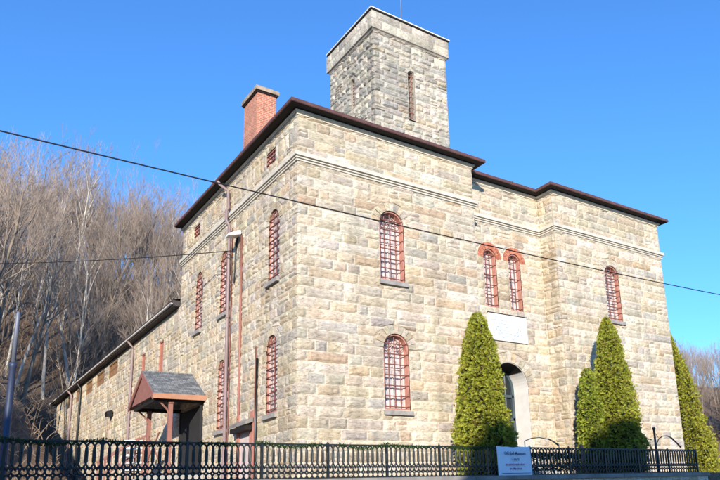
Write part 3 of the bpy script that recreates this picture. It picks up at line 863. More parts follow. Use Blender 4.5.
# sign board in the recess
sg = empty('wall_sign', (9.17, D-.05, 5.78), 0, 'white rectangular sign board with faint script on the wall above the arched door', 'sign')
mb = MB(); mb.box((-.98, -.03, -.52), (.98, .03, .52)); mb.build('board', M['signwhite'], sg)
mb = MB(); mb.box((-1.0, -.05, .522), (1.0, .035, .55)); mb.build('top_trim', M['soffit'], sg)
mb = MB()
rk = random.Random(4)
for k, (x0, x1) in enumerate(((-.88, -.30), (-.86, -.05), (-.72, .0), (-.6, .05))):
    z = .40-.13*k; x = x0
    while x < x1:
        w = rk.uniform(.05, .13); mb.box((x, -.034, z-.018), (min(x+w, x1), -.029, z+.018)); x += w+.03
for (x0, x1, z) in ((-.35, .08, -.12), (-.30, .20, -.22), (-.2, .25, -.32)):
    x = x0
    while x < x1:
        w = rk.uniform(.06, .14); mb.box((x, -.034, z-.016), (min(x+w, x1), -.029, z+.016)); x += w+.03
for (cx, r0, t0, t1) in ((0, .66, PI*1.08, PI*1.42), (0, .66, PI*1.58, PI*1.95), (0, .55, PI*1.66, PI*1.98), (0, .54, PI*1.08, PI*1.33)):
    n = 9
    for i in range(n):
        if i % 3 == 2: continue
        a, b = t0+(t1-t0)*i/n, t0+(t1-t0)*(i+1)/n
        w = .03
        mb.hexa([(cx+(r0-w)*math.cos(a), -.034, .14+(r0-w)*math.sin(a)*.9), (cx+(r0+w)*math.cos(a), -.034, .14+(r0+w)*math.sin(a)*.9), (cx+(r0+w)*math.cos(a), -.029, .14+(r0+w)*math.sin(a)*.9), (cx+(r0-w)*math.cos(a), -.029, .14+(r0-w)*math.sin(a)*.9),
                 (cx+(r0-w)*math.cos(b), -.034, .14+(r0-w)*math.sin(b)*.9), (cx+(r0+w)*math.cos(b), -.034, .14+(r0+w)*math.sin(b)*.9), (cx+(r0+w)*math.cos(b), -.029, .14+(r0+w)*math.sin(b)*.9), (cx+(r0-w)*math.cos(b), -.029, .14+(r0-w)*math.sin(b)*.9)])
mb.build('script', M['fadeink'], sg)

# ------------------------------------------------------------------ ground
def ss(a, b, x):
    t = min(1, max(0, (x-a)/(b-a))); return t*t*(3-2*t)
def hill(x, y):
    if y < -2: 
        return 0.0
    hl = .37*max(0, y-15)*ss(-.7, -3.2, x) if y < 44 else .37*29*ss(-.7, -3.2, x)
    hb = 8.0*ss(40, 47, y)+14.5*ss(45, 66, y)+.42*min(45, max(0, y-66))
    hb *= 1-.55*ss(28, 70, x)
    h = max(hl, hb)
    sh = 12.6*ss(-8.2, -14.0, x)*ss(4, 15, y)*(1-.2*ss(14, 30, x))  # shoulder added at the side, shaped to shade the lower slope
    sh += 8*ss(-14, -30, x)*ss(4, 20, y)
    h = max(h, sh)
    h += 11*ss(58, 125, x)*ss(10, 50, y)
    if h > .3:
        h += min(1, h/3)*(.5*noise.noise((x*.16, y*.16, 0))+.22*noise.noise((x*.5, y*.5, 3)))
    return h
xs = sorted(set([round(-90+3*i, 2) for i in range(28)]+[round(-9+.6*i, 2) for i in range(18)]+[2+3*i for i in range(60)]+[190+40*i for i in range(40)]+[-100-40*i for i in range(40)]))
ys = [-1500+60*i for i in range(24)]+[-60, -40, -30.0, -26, -22.02, -22.0, -13.0, -5.3, -5.0, -3.22, -3.20, -2.9]+[-2+1.2*i for i in range(62)]+[74+5*i for i in range(26)]+[210+50*i for i in range(30)]
ys = sorted(set(ys))
def gz(x, y):
    if y <= -3.205: return -2.45-.02
    if y < 0: return -.02
    return hill(x, y)-.02
mb = MB(); idx = {}
for j, y in enumerate(ys):
    for i, x in enumerate(xs): idx[i, j] = mb.vert((x, y, gz(x, y)))
for j in range(len(ys)-1):
    for i in range(len(xs)-1): mb.f.append((idx[i,j], idx[i+1,j], idx[i+1,j+1], idx[i,j+1]))
tag(mb.build('ground', M['litter'], None, True), kind='structure')
mb = MB(); mb.poly([(-300,-13.4,-2.45),(300,-13.4,-2.45),(300,-5.2,-2.45),(-300,-5.2,-2.45)])
tag(mb.build('road', M['asphalt']), kind='structure')
mb = MB(); mb.box((-300, -9.36, -2.446), (300, -9.26, -2.444)); mb.box((-300, -9.12, -2.446), (300, -9.02, -2.444)); tag(mb.build('road_marking', M['linepaint']), kind='structure')
mb = MB(); mb.box((-300, -5.2, -2.6), (300, -3.45, -2.32)); mb.box((-300, -21.9, -2.6), (300, -13.4, -2.32)); tag(mb.build('pavement', M['concrete']), kind='structure')
mb = MB(); mb.poly([(-9,-3.0,-.012),(22,-3.0,-.012),(22,-.0,-.012),(-9,0,-.012)]); tag(mb.build('terrace', M['asphalt']), kind='structure')
# retaining wall with coping
rw = empty('retaining_wall', (4, -3.2, -2.45), 0, 'low stone retaining wall with pale coping under the iron fence', 'wall')
mb = MB()
RWP = Plane((0,-3.22,0), (1,0,0), (0,-1,0))
stone_face(mb, RWP, -16, 14.95, -2.5, -.13, [], PALS, 55, .4, 1.1, .2, .03)
mb.cur = MORT; mb.box((-16, -3.215, -2.5), (14.95, -2.8, -.13))
o_ = mb.build('wall', M['stone'], rw); o_.location = (-4, 3.2, 2.45)
mb = MB()
x = -16.0; rk = random.Random(2)
while x < 15:
    w = rk.uniform(1.1, 1.7); mb.box((x, -3.30, -.128), (min(15.05, x+w)-.012, -2.75, -.01)); x += w
o_ = mb.build('coping', M['coping'], rw); o_.location = (-4, 3.2, 2.45)

# ------------------------------------------------------------------ iron fence
FX1, CELL, NC = 14.70, .1415, 12
PITCH = CELL*NC; FY = -3.0
fence = empty('iron_fence', (3.6, FY, 0), 0, 'dark ornamental cast iron fence of interlaced loops along the terrace edge', 'fence')
posts = []
x = FX1
while x > -12: posts.append(x); x -= PITCH
def P_(x, z): return (x, 0, z)
mb = MB()
zt, zb = .80, .30
for i in range(NC):
    xc_ = CELL*(i+.5)
    hw = CELL*.62
    # long loop
    zs_, ze_ = .80-.19, .30+.12
    pts = [(xc_-hw, 0, ze_), (xc_-hw, 0, (zs_+ze_)/2), (xc_-hw, 0, zs_)]
    pts += [(xc_-hw*math.cos(PI*k/8), 0, zs_+.19*math.sin(PI*k/8)) for k in range(1, 8)]
    pts += [(xc_+hw, 0, zs_), (xc_+hw, 0, (zs_+ze_)/2), (xc_+hw, 0, ze_)]
    pts += [(xc_+hw*(1-k/4)-0*k, 0, ze_-.16*(k/4)**.8) for k in range(1, 4)]
    pts += [(xc_, 0, ze_-.17)]
    pts += [(xc_-hw*(1-k/4), 0, ze_-.16*(k/4)**.8) for k in range(3, 0, -1)]
    mb.tube(pts, .021, 5, closed=True)
    for row in range(2):
        r_ = CELL*.5
        mb.tube([(xc_+r_*math.cos(2*PI*k/8), 0, .085+row*CELL*.98+r_*math.sin(2*PI*k/8)-.0) for k in range(8)], .0195, 4, closed=True)
panel_me = mb.mesh('fence_panel', M['fence'], True)
mb = MB()
mb.box((0, -.02, .805), (PITCH, .02, .84)); mb.box((0, -.018, .0), (PITCH, .018, .03))
mb.box((0, -.01, .285), (PITCH, .01, .30))
rail_me = mb.mesh('rail', M['fence'])
mb = MB()
mb.box((-.028, -.03, -.02), (.028, .03, .845)); mb.lathe((0,0,.845), [(.034, 0), (.034, .012), (.012, .02), (.022, .035), (.0, .052)], 8)
post_me = mb.mesh('post', M['fence'])
first = True
for i, x in enumerate(posts):
    o_ = bpy.data.objects.new('post', post_me); COL.objects.link(o_); o_.parent = fence; o_.location = (x-3.6, 0, 0)
    if i < len(posts)-1:
        a = bpy.data.objects.new('fence_panel', panel_me); COL.objects.link(a); a.parent = fence; a.location = (x-PITCH-3.6, 0, 0)
        a = bpy.data.objects.new('rail', rail_me); COL.objects.link(a); a.parent = fence; a.location = (x-PITCH-3.6, 0, 0)

hg = empty('hedge', (9.1, -2.15, 0), 0, 'low dark clipped hedge behind the shaded end of the iron fence', 'hedge')
mb = MB(); rk = random.Random(31)
for i in range(5200):
    x = rk.uniform(-2.7, 2.9); a = rk.uniform(0, PI); k = rk.uniform(.8, 1.05)
    y = -.36*math.cos(a)*k; z = .12+(.60+.08*noise.noise((x*1.5, 0, 2)))*math.sin(a)**.5*k*rk.uniform(.25 if abs(math.cos(a)) > .75 else .9, 1)
    d = Vector((rk.uniform(-.6,.6), -math.cos(a), math.sin(a)+.2)).normalized(); q = d.cross(Vector((rk.uniform(-1,1), rk.uniform(-1,1), rk.uniform(-1,1)))).normalized()
    g = rk.uniform(.6, 1.3); mb.cur = (.030*g, .050*g, .018*g); P0 = Vector((x, y, z))
    mb.poly([P0, P0+d*.04+q*.02, P0+d*.08, P0+d*.04-q*.02])
mb.build('foliage', M['leaf'], hg)
mb = MB()
for i in range(14): mb.tube([(-2.6+.4*i, rk.uniform(-.1,.1), -.03), (-2.6+.4*i+rk.uniform(-.1,.1), rk.uniform(-.15,.15), .55)], .018, 5)
mb.build('stem', M['bark'], hg)
# garland swagged along the top rail
mb = MB(); rk = random.Random(12)
def leafquad(mb, p, d, w, l, col, up=None):
    d = Vector(d).normalized(); s = d.cross(up or Vector((rk.uniform(-1,1), rk.uniform(-1,1), rk.uniform(-1,1))))
    if s.length < 1e-4: return
    s.normalize(); p = Vector(p); mb.cur = col
    mb.poly([p-s*w*.3, p+d*l*.5-s*w, p+d*l, p+d*l*.5+s*w])
x = -7.6
while x < 4.75:
    ph = ((x-FX1) % PITCH)/PITCH
    z = .86-.13*4*ph*(1-ph)*(.7+.5*noise.noise((x*.8, 0, 0)))
    if noise.noise((x*.9, 5, 0)) > -.22:
        for k in range(7):
            a = rk.uniform(0, 2*PI); d = Vector((rk.uniform(-.7,.7), math.cos(a), math.sin(a)))
            g = rk.uniform(.7, 1.3)
            leafquad(mb, (x+rk.uniform(-.02,.02), FY-.03+rk.uniform(-.02,.02), z+rk.uniform(-.02,.02)), d, .010, rk.uniform(.04,.07), (.035*g, .085*g, .02*g))
    x += .022
tag(mb.build('garland', M['leaf']), 'green evergreen garland draped in swags along the top of the iron fence', 'garland')

# banner with its writing
bn = empty('fence_banner', (5.47, FY-.08, .0), 0, 'pale cloth banner with printed lines tied to the iron fence', 'banner')
mb = MB(); n = 24; m_ = 14; g = []
for j in range(m_+1):
    row = []
    for i in range(n+1):
        u, v = i/n, j/m_
        x = -.66+1.33*u; zt_ = .85-.05*math.exp(-((u-.5)/.16)**2)*1.0-.015*math.sin(u*9)
        z = -.03+(zt_+.03)*v
        y = -.012*math.sin(u*7+v*2)-.02*math.sin(u*3.1)*(1-v)-.03*(1-v)
        row.append(mb.vert((x, y, z)))
    g.append(row)
for j in range(m_):
    for i in range(n): mb.f.append((g[j][i], g[j][i+1], g[j+1][i+1], g[j+1][i]))
cl = mb.build('cloth', M['bannerwhite'], bn, True)
sol = cl.modifiers.new('thick', 'SOLIDIFY'); sol.thickness = .004; sol.offset = 1
def text_mesh(s, size, mat, parent, loc, name='lettering'):
    c = bpy.data.curves.new('lettering', 'FONT'); c.body = s; c.size = size; c.align_x = 'CENTER'; c.extrude = .0015; c.offset = .001
    o = bpy.data.objects.new('lettering', c); COL.objects.link(o)
    bpy.context.view_layer.update()
    me = bpy.data.meshes.new_from_object(o.evaluated_get(bpy.context.evaluated_depsgraph_get()))
    bpy.data.objects.remove(o); bpy.data.curves.remove(c)
    me.materials.clear(); me.materials.append(mat)
    q = bpy.data.objects.new(name, me); COL.objects.link(q); q.parent = parent; q.location = loc; q.rotation_euler = (PI/2, 0, 0)
    return q
text_mesh('Old Jail Museum', .128, M['ink'], bn, (0.02, -.055, .60))
text_mesh('Tours', .125, M['ink'], bn, (0.02, -.06, .43))
mb = MB(); rk = random.Random(6)
for (z, x0, x1, h) in ((.31, -.36, .36, .022), (.19, -.22, .26, .022)):
    x = x0
    while x < x1:
        w = rk.uniform(.015, .035); mb.box((x, -.066, z-h*rk.uniform(.7,1.3)), (x+w, -.062, z+h*rk.uniform(.7,1.5))); x += w+rk.uniform(.012,.035)
mb.build('lettering', M['redink'], bn)
mb = MB(); mb.box((-.55, -.075, .055), (.6, -.071, .068)); mb.build('printed_line', M['ink'], bn)

# ------------------------------------------------------------------ evergreens
def arborvitae(name, loc, H, R, seed, label, n=3600, p=.4, lean=(0,0), hue=1.0):
    root = empty(name, loc, 0, label, 'evergreen tree')
    r = random.Random(seed)
    def prof(t): return R*(max(0, 1-t)**p)*(.82+.18*min(1, t/.14))
    def lump(a, t):
        ca, sa, z = math.cos(a), math.sin(a), t*H
        return .19*noise.noise((ca*2.0, sa*2.0, z*1.1+seed))+.20*noise.noise((ca*4.5*R, sa*4.5*R, z*3.6+seed))+.12*noise.noise((ca*10*R, sa*10*R, z*8+seed))
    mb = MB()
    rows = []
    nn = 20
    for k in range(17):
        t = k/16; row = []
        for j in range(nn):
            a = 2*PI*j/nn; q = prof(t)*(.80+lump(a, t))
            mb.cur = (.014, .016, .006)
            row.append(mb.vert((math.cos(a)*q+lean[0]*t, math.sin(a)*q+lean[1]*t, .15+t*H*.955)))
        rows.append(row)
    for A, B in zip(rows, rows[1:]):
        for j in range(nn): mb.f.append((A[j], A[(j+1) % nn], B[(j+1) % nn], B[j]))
    i = 0
    while i < n:
        t = r.random()
        if r.random() > (max(0, 1-t)**p)*.93+.07: continue
        i += 1
        a = r.uniform(0, 2*PI)
        lu = lump(a, t)
        rad = prof(t)*(.93+lu*1.25)*(r.uniform(.88, 1.03) if r.random() < .94 else r.uniform(1.03, 1.14))+.02
        pt = Vector((math.cos(a)*rad+lean[0]*t, math.sin(a)*rad+lean[1]*t, .10+t*H))
        outw = Vector((math.cos(a), math.sin(a), 0))
        d = (outw*r.uniform(.3, .9)+Vector((0,0,1))*r.uniform(.2, 1.1)+Vector((r.uniform(-.5,.5), r.uniform(-.5,.5), 0))).normalized()
        tang = Vector((-math.sin(a), math.cos(a), 0))
        f_ = r.uniform(0, PI)
        s = (tang*math.cos(f_)+d.cross(tang)*math.sin(f_)).normalized()
        g = r.uniform(.7, 1.3)
        yel = r.random()
        base = (.26+.14*yel, .305+.085*yel, .045)
        if r.random() < .05+.25*max(0, noise.noise((a*2, t*H*2, seed+5))): base = (.24, .17, .05)
        col = (base[0]*g*hue, base[1]*g, base[2]*g)
        sc_ = r.uniform(.7, 1.25)
        nrm = d.cross(s)
        mb.cur = col
        for k in range(4):
            ang = (k-1.5)*.5+r.uniform(-.15,.15)
            dd = d*math.cos(ang)+s*math.sin(ang)
            l = .085*sc_*r.uniform(.8, 1.2); w = .0125*sc_
            side = nrm.cross(dd).normalized()
            mb.poly([pt, pt+dd*l*.55+side*w+nrm*.008, pt+dd*l, pt+dd*l*.55-side*w-nrm*.005])
    mb.build('foliage', M['leaf'], root)
    mb = MB(); mb.tube([(0,0,-.05), (0,0,H*.4)], [.09, .05], 7); mb.build('trunk', M['bark'], root)
    return root
arborvitae('conical_evergreen', (5.80, -1.40, 0), 5.28, .98, 3, 'conical yellow-green evergreen tree beside the arched door, its foot behind the fence banner', 17000, .50)
arborvitae('conical_evergreen', (12.28, -1.42, 0), 5.92, 1.05, 9, 'tallest pointed yellow-green evergreen in front of the wall with one barred window', 17000, .58)
arborvitae('conical_evergreen', (11.35, -1.05, 0), 3.9, .64, 14, 'short narrow evergreen pressed against the tall pointed one', 7500, .45, hue=.9)
arborvitae('conical_evergreen', (20.6, 1.75, 0), 7.6, 1.85, 21, 'broad slanting evergreen past the building corner at the fence end', 28000, .72, lean=(-.45, 0), hue=1.05)

# ------------------------------------------------------------------ bare wood
def bare_tree(seed, H, spread, trunk_r, multi=1, pale=False, dens=1.0):
    r = random.Random(seed)
    tm, cm = MB(), MB()
    def grow(p, d, L, rad, lev):
        n = 4 if lev < 2 else 3
        pts = [p.copy()]; rs = [rad]; q = p.copy(); dd = d.copy()
        nseg = 6 if lev == 0 else (4 if lev == 1 else 3 if lev == 2 else 2)
        for i in range(nseg):
            dd = (dd+Vector((r.gauss(0,.12), r.gauss(0,.12), r.gauss(0,.06)+(.09 if lev else .02)))*(1 if lev else .4)).normalized()
            q = q+dd*(L/nseg); pts.append(q.copy()); rs.append(rad*(1-.75*(i+1)/nseg) if lev else rad*(1-.7*(i+1)/nseg))
        (tm if lev < 2 else cm).tube(pts, rs, 7 if lev == 0 else 5 if lev == 1 else 3, cap=False)
        if lev >= 4: return
        kids = [int(9*dens), int(6*dens), 4, 3][lev]
        for k in range(kids):
            t = r.uniform(.36, 1.0) if lev == 0 else r.uniform(.25, 1.0)
            i = min(nseg-1, int(t*nseg)); f = t*nseg-i
            b = pts[i].lerp(pts[i+1], f); br = rs[i]*(1-f)+rs[i+1]*f
            ax = (pts[i+1]-pts[i]).normalized()
            a = r.uniform(0, 2*PI); o1 = ax.orthogonal().normalized(); o2 = ax.cross(o1)
            sp = r.uniform(.4, .9)*spread
            nd = (ax*1.0+(o1*math.cos(a)+o2*math.sin(a))*sp+Vector((0,0,.15))).normalized()
            LL = L*[.50, .55, .55, .6][lev]*r.uniform(.6, 1.15)*(1.2-.5*t)
            grow(b, nd, LL, max(.009, br*.55), lev+1)
    for m in range(multi):
        d = Vector((r.gauss(0,.08+.10*(multi > 1)), r.gauss(0,.08+.10*(multi > 1)), 1)).normalized()
        grow(Vector((r.uniform(-.3,.3)*(multi > 1), r.uniform(-.3,.3)*(multi > 1), -.4)), d, H*.84*r.uniform(.85,1), trunk_r*(1 if multi == 1 else .75), 0)
    return tm.mesh('trunk', M['palebark' if pale else 'bark'], True), cm.mesh('crown', M['twig'])
protos = [bare_tree(1, 15, .85, .15), bare_tree(2, 16, .65, .15, 2), bare_tree(3, 14, 1.0, .13, 1, False, 1.2), bare_tree(4, 18, .55, .16, 1, True),
          bare_tree(5, 13, .85, .11, 3), bare_tree(6, 16, .8, .16, 1, False, 1.25)]
pale_ids = {3}
GL = 'grey leafless tree in the dense bare wood on the hillside behind the jail wing'
GP = 'pale barked leafless tree in the bare wood on the hillside behind the jail wing'
GR = 'grey leafless tree on the far hill past the conical evergreens'
def plant(pi, x, y, sc_, rz, label, group):
    e = empty('bare_tree', (x, y, hill(x, y)-.05), rz, label, 'tree', group)
    e.scale = (sc_, sc_, sc_*rt.uniform(.92, 1.1)); e.rotation_euler = (rt.gauss(0,.05), rt.gauss(0,.05), rz)
    for nm, me in zip(('trunk', 'crown'), protos[pi]):
        o = bpy.data.objects.new(nm, me); COL.objects.link(o); o.parent = e
rt = random.Random(33)
CX, CY = -8.91, -18.93
placed = []
def try_plant(az, d, mind, label=None, group=None, smul=1.0, ids=None):
    x = CX+math.sin(math.radians(az))*d; y = CY+math.cos(math.radians(az))*d
    if -1.2 < x < 14 and y < 44.5: return False
    if x > -3.0 and y < 42: return False
    for (a, b) in placed:
        if (a-x)**2+(b-y)**2 < mind*mind: return False
    placed.append((x, y))
    pi = rt.choice(ids or [0, 1, 2, 3, 4, 5, 0, 2, 5, 3])
    plant(pi, x, y, smul*rt.uniform(.74, 1.22), rt.uniform(0, 6.28), label or (GP if pi in pale_ids else GL), group or ('pale bare trees on the hillside' if pi in pale_ids else 'bare trees on the hillside'))
    return True
n = 0
for _ in range(3000):
    if n >= 125: break
    az = rt.uniform(1.0, 19); d = rt.uniform(63, 112)
    if try_plant(az, d, 2.3): n += 1
n = 0
for _ in range(400):
    if n >= 10: break
    if try_plant(rt.uniform(.5, 4.5), rt.uniform(50, 66), 2.5, smul=1.12, ids=[0, 2, 5]): n += 1
n = 0
for _ in range(1500):
    if n >= 75: break
    az = rt.uniform(54.0, 62); d = rt.uniform(120, 190)
    if try_plant(az, d, 3.5, GR, 'bare trees on the far hill', .66, [0, 1, 2, 5]): n += 1
n = 0
for _ in range(200):
    if n >= 9: break
    x, y = rt.uniform(-19, -11.5), rt.uniform(15, 40)
    if any((a-x)**2+(b-y)**2 < 9 for a, b in placed): continue
    placed.append((x, y)); plant(rt.choice([0, 2, 4, 5]), x, y, rt.uniform(.7, 1), rt.uniform(0, 6.28), GL, 'bare trees on the hillside'); n += 1
n = 0
for _ in range(1500):
    if n >= 62: break
    if try_plant(rt.uniform(1.5, 18), rt.uniform(112, 150), 2.6, smul=.85, ids=[0, 1, 2, 5]): n += 1
# a dark evergreen on the far hill
def dark_pine(loc, H, R, seed, label):
    root = empty('pine_tree', loc, 0, label, 'tree'); r = random.Random(seed); mb = MB()
    for i in range(2600):
        t = r.random()**1.2; a = r.uniform(0, 2*PI); rad = R*(1-t)**.8*r.uniform(.3, 1)*(1+.3*noise.noise((a, t*6, seed)))
        p = (math.cos(a)*rad, math.sin(a)*rad, H*(.12+.88*t)); g = r.uniform(.6, 1.3); mb.cur = (.03*g, .055*g, .022*g)
        d = Vector((math.cos(a), math.sin(a), r.uniform(-.3,.5))).normalized(); s = d.cross(Vector((0,0,1))).normalized(); l = r.uniform(.3,.7)
        P = Vector(p); mb.poly([P, P+d*l*.5+s*.12, P+d*l, P+d*l*.5-s*.12])
    mb.build('foliage', M['leaf'], root); mb = MB(); mb.tube([(0,0,-.3), (0,0,H*.9)], [.25, .05], 7); mb.build('trunk', M['bark'], root)
az, d = 58.9, 118; x, y = CX+math.sin(math.radians(az))*d, CY+math.cos(math.radians(az))*d
dark_pine((x, y, hill(x, y)-.1), 11.0, 3.0, 5, 'dark green pine among the bare trees of the far hill, at the picture edge')
# undergrowth
mb = MB(); rk = random.Random(8)
def stem(x, y, h, lean):
    z = hill(x, y)-.05; a = rk.uniform(0, 2*PI)
    p0 = Vector((x, y, z)); p1 = p0+Vector((math.cos(a)*lean*h*.5, math.sin(a)*lean*h*.5, h*.6)); p2 = p0+Vector((math.cos(a)*lean*h*1.2, math.sin(a)*lean*h*1.2, h))
    w = rk.uniform(.008, .022)
    mb.tube([p0, p1, p2], [w, w*.8, w*.4], 3, cap=False)
    for k in range(3):
        t = rk.uniform(.3, 1); q = p0.lerp(p2, t); d = Vector((rk.uniform(-1,1), rk.uniform(-1,1), rk.uniform(.1,1))).normalized()*h*rk.uniform(.2,.45)
        mb.tube([q, q+d], [w*.6, w*.3], 3, cap=False)
for _ in range(5200):
    az = rk.uniform(1.5, 18); d = rk.uniform(44, 98)
    x = CX+math.sin(math.radians(az))*d; y = CY+math.cos(math.radians(az))*d
    if x > -1.5 and y < 43: continue
    if noise.noise((x*.25, y*.25, 9)) < -.15: continue
    if y < 42 and rk.random() < .9: continue
    stem(x, y, rk.uniform(.5, 2.4), rk.uniform(.1, .8))
for _ in range(2600):
    az = rk.uniform(2, 18); d = rk.uniform(100, 138)
    stem(CX+math.sin(math.radians(az))*d, CY+math.cos(math.radians(az))*d, rk.uniform(1.5, 5.0), rk.uniform(.1, .5))
for _ in range(3600):
    x, y = rk.uniform(-17, -1.3), rk.uniform(12, 43)
    if x > -3.2 and y < 41: continue
    if noise.noise((x*.4, y*.4, 4)) < .0: continue
    stem(x, y, rk.uniform(.25, 1.3), rk.uniform(.3, 1.0))
for _ in range(1500):
    az = rk.uniform(54.5, 62); d = rk.uniform(110, 180)
    x = CX+math.sin(math.radians(az))*d; y = CY+math.cos(math.radians(az))*d
    stem(x, y, rk.uniform(1, 4), rk.uniform(.1, .6))
tag(mb.build('undergrowth', M['brush']), 'dry leafless brush and saplings covering the hillside under the bare trees', 'undergrowth', kind='stuff')

# ------------------------------------------------------------------ street things
lp = empty('steel_pole', (-7.32, -2.5, 0), 0, 'slim blue and grey steel pole standing behind the iron fence against the dark slope', 'pole')
mb = MB(); mb.lathe((0,0,-.05), [(.11, 0), (.11, .07), (.07, .09), (.062, 2.36), (.074, 2.38), (.074, 2.47), (.0, 2.49)], 12); mb.build('sleeve', M['poleblue'], lp, True)
mb = MB(); mb.lathe((0,0,2.43), [(.044, 0), (.038, 1.0), (.024, 1.05), (0, 1.06)], 10); mb.build('shaft', M['pole'], lp, True)
hk = empty('stair_rail', (12.9, -2.6, 0), 0, 'black iron newel post with a curved handrail behind the fence near its end', 'handrail')
mb = MB(); mb.tube([(0,0,0), (0,0,1.62)], .04, 8); mb.lathe((0,0,1.58), [(.05, 0), (.065, .04), (.05, .09), (0, .1)], 8); mb.build('post', M['black'], hk)
mb = MB(); mb.tube([(.03,0,1.02), (.2,0,1.24), (.45,0,1.36), (.72,0,1.38), (1.0,0,1.31)], .018, 6); mb.tube([(.95,0,1.325), (1.25,0,1.14), (1.5,0,.96)], .032, 6); mb.tube([(.02,0,1.5), (.2,0,1.3)], .010, 5); mb.build('rail', M['black'], hk)
hr = empty('stair_rail', (6.5, -2.5, 0), 0, 'grey green curved handrail arching over the fence beside the banner', 'handrail')
mb = MB(); mb.tube([(0,0,1.08), (.3,0,1.17), (.65,0,1.20), (1.1,0,1.15), (1.5,0,1.0)], .016, 6); mb.tube([(0,0,0), (0,0,1.08)], .016, 6); mb.tube([(1.5,0,0), (1.5,0,1.0)], .016, 6); mb.build('rail', M['olive'], hr)
mb = MB(); mb.tube([(1.05,.02,1.17), (1.3,.02,1.08), (1.52,.02,.95)], .024, 6); mb.build('grip', M['fence'], hr)
rp = empty('red_stake', (8.85, -2.75, 0), 0, 'dark red wooden stake leaning behind the shaded fence', 'stake')
mb = MB(); mb.hexa([(.0,-.03,0), (.10,-.03,0), (.10,.03,0), (.0,.03,0), (-.13,-.03,.98), (-.03,-.03,.98), (-.03,.03,.98), (-.13,.03,.98)]); mb.build('shaft', M['redpipe'], rp)

def wire(name, a, b, sag, r, label, n=40):
    a, b = Vector(a), Vector(b); mb = MB()
    mb.tube([tuple(a.lerp(b, i/n)-Vector((0,0,sag*4*(i/n)*(1-i/n)))) for i in range(n+1)], r, 5)
    return tag(mb.build(name, M['cable'], None, True), label, 'cable')
mb = MB(); mb.tube([(x, -11, 3.106+.0022*(x+4.47)+.001434*(x+4.47)**2) for x in range(-24, 27)], .0082, 6)
tag(mb.build('power_line', M['cable'], None, True), 'thick black power line crossing the whole front of the jail', 'cable')
wire('service_cable', (-14, 34, 15.2), (-.25, 4.95, 8.55), .5, .017, 'thin dark service cable running from the wood to the lamp on the side wall')

# ------------------------------------------------------------------ unseen houses and round trees, added behind the camera to shade the fence
def house(name, x0, x1, yf, yb, ze, zr, wall, label):
    z0 = -2.4
    h = empty(name, ((x0+x1)/2, (yf+yb)/2, z0), 0, label, 'house')
    cx, cy = (x0+x1)/2, (yf+yb)/2; ym = cy
    off = (-cx, -cy, -z0)
    def put(mb, nm, mat, par=h):
        o = mb.build(nm, M[mat], par); o.location = off if par is h else (0,0,0); return o
    mb = MB(); mb.box((x0, yb, z0), (x1, yf, ze))
    for x in (x0, x1): mb.poly([(x, yb, ze), (x, yf, ze), (x, ym, zr-.1)])
    put(mb, 'wall', wall)
    mb = MB()
    for ya in (yf+.4, yb-.4):
        mb.hexa([(x0-.3, ya, ze-.15), (x1+.3, ya, ze-.15), (x1+.3, ym, zr-.15), (x0-.3, ym, zr-.15), (x0-.3, ya, ze), (x1+.3, ya, ze), (x1+.3, ym, zr), (x0-.3, ym, zr)])
    put(mb, 'roof', 'rooftin')
    nx = int((x1-x0)/2.2)
    for k in range(nx):
        x = x0+(x1-x0)*(k+.5)/nx
        for zb_ in (z0+.9, z0+3.9):
            if zb_+1.6 > ze: continue
            mb = MB(); band(mb, Plane((0,yf,0), (-1,0,0), (0,1,0)), rect_pts(-x, 1.1, zb_, zb_+1.6), rect_pts(-x, .9, zb_+.1, zb_+1.5), .003, .06)
            f = put(mb, 'window', 'white')
            mb = MB(); mb.box((x-.45, yf+.004, zb_+.1), (x+.45, yf+.03, zb_+1.5)); mb.build('pane', M['shopglass'], f)
    return h
house('shade_house', -35, -20.4, -22, -29, 6.8, 10.4, 'siding', 'pale clapboard house added out of view across the street to shade the fence')
house('shade_house', -11.1, .0, -22, -29, 6.2, 10.0, 'siding2', 'grey green clapboard house added out of view across the street to shade the fence')
def added_round_tree(loc, R, H, seed, label):
    root = empty('shade_evergreen', loc, 0, label, 'tree'); r = random.Random(seed); mb = MB()
    for i in range(3500):
        u = Vector((r.gauss(0,1), r.gauss(0,1), r.gauss(0,1))).normalized(); k = r.uniform(.55, 1)*(1+.15*noise.noise(u*2.2))
        p = Vector((u.x*R, u.y*R, u.z*R*1.15))*k+Vector((0,0,H)); g = r.uniform(.6,1.3); mb.cur = (.05*g, .075*g, .03*g)
        s = u.orthogonal().normalized(); t = u.cross(s); a = r.uniform(0, 6.28); s2 = s*math.cos(a)+t*math.sin(a); d = (u+t*r.uniform(-.8,.8)).normalized()
        mb.poly([p, p+d*.2+s2*.12, p+d*.4, p+d*.2-s2*.12])
    mb.build('foliage', M['leaf'], root); mb = MB(); mb.tube([(0,0,-.2), (0,0,H)], [.2, .1], 7); mb.build('trunk', M['bark'], root)
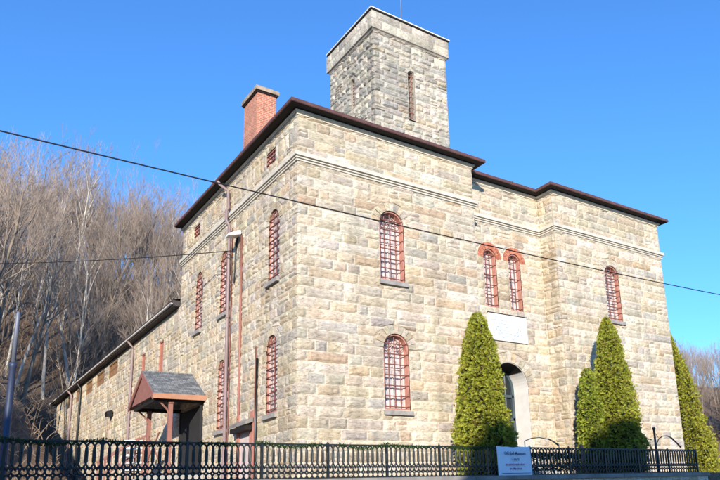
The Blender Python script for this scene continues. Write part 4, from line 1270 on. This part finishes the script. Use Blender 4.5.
added_round_tree((-12.2, -27.5, -2.4), 1.5, 12.1, 3, 'small round evergreen added out of view behind the grey green house for its rounded shadow')
added_round_tree((-6.7, -27.5, -2.4), 1.9, 11.9, 4, 'larger round evergreen added out of view behind the grey green house for its rounded shadow')

# ------------------------------------------------------------------ camera, light, sky
SUN_AZ, SUN_EL = 36.5, 17.5      # degrees from the front wall's normal towards the side wall; elevation
cam = bpy.data.cameras.new('camera'); co = bpy.data.objects.new('camera', cam); COL.objects.link(co)
R_ = Vector((0.79502774, -0.6045907, -0.04899972)); U_ = Vector((-0.10724004, -0.21960755, 0.96967629)); F_ = Vector((0.59701797, 0.76566482, 0.23943043))
mw = Matrix((( R_.x, U_.x, -F_.x, -8.9076), (R_.y, U_.y, -F_.y, -18.9263), (R_.z, U_.z, -F_.z, -.8510), (0,0,0,1)))
co.matrix_world = mw
cam.sensor_fit = 'HORIZONTAL'; cam.sensor_width = 36; cam.lens = 35.644
cam.shift_x = -.12955; cam.shift_y = .12851; cam.clip_end = 4000; cam.clip_start = .1
scene.camera = co

w = bpy.data.worlds.new('World'); scene.world = w; w.use_nodes = True
nt = w.node_tree; bg = nt.nodes['Background']
sky = nt.nodes.new('ShaderNodeTexSky'); sky.sky_type = 'NISHITA'; sky.sun_disc = False
sky.sun_elevation = math.radians(SUN_EL); sky.sun_rotation = math.radians(180+SUN_AZ)
sky.air_density = 1.3; sky.dust_density = 0; sky.ozone_density = 10.0; sky.altitude = 0
nt.links.new(sky.outputs['Color'], bg.inputs['Color']); bg.inputs['Strength'].default_value = .15
sun = bpy.data.lights.new('sun', 'SUN'); sun.energy = 3.5; sun.angle = math.radians(.53); sun.color = (1, .905, .76)
so = bpy.data.objects.new('sun', sun); COL.objects.link(so)
a, e = math.radians(SUN_AZ), math.radians(SUN_EL)
so.rotation_euler = Vector((math.sin(a)*math.cos(e), math.cos(a)*math.cos(e), -math.sin(e))).to_track_quat('-Z', 'Y').to_euler()
vs = scene.view_settings
vs.view_transform = 'Standard'; vs.look = 'None'; vs.exposure = 1.05; vs.gamma = 1; vs.use_curve_mapping = False
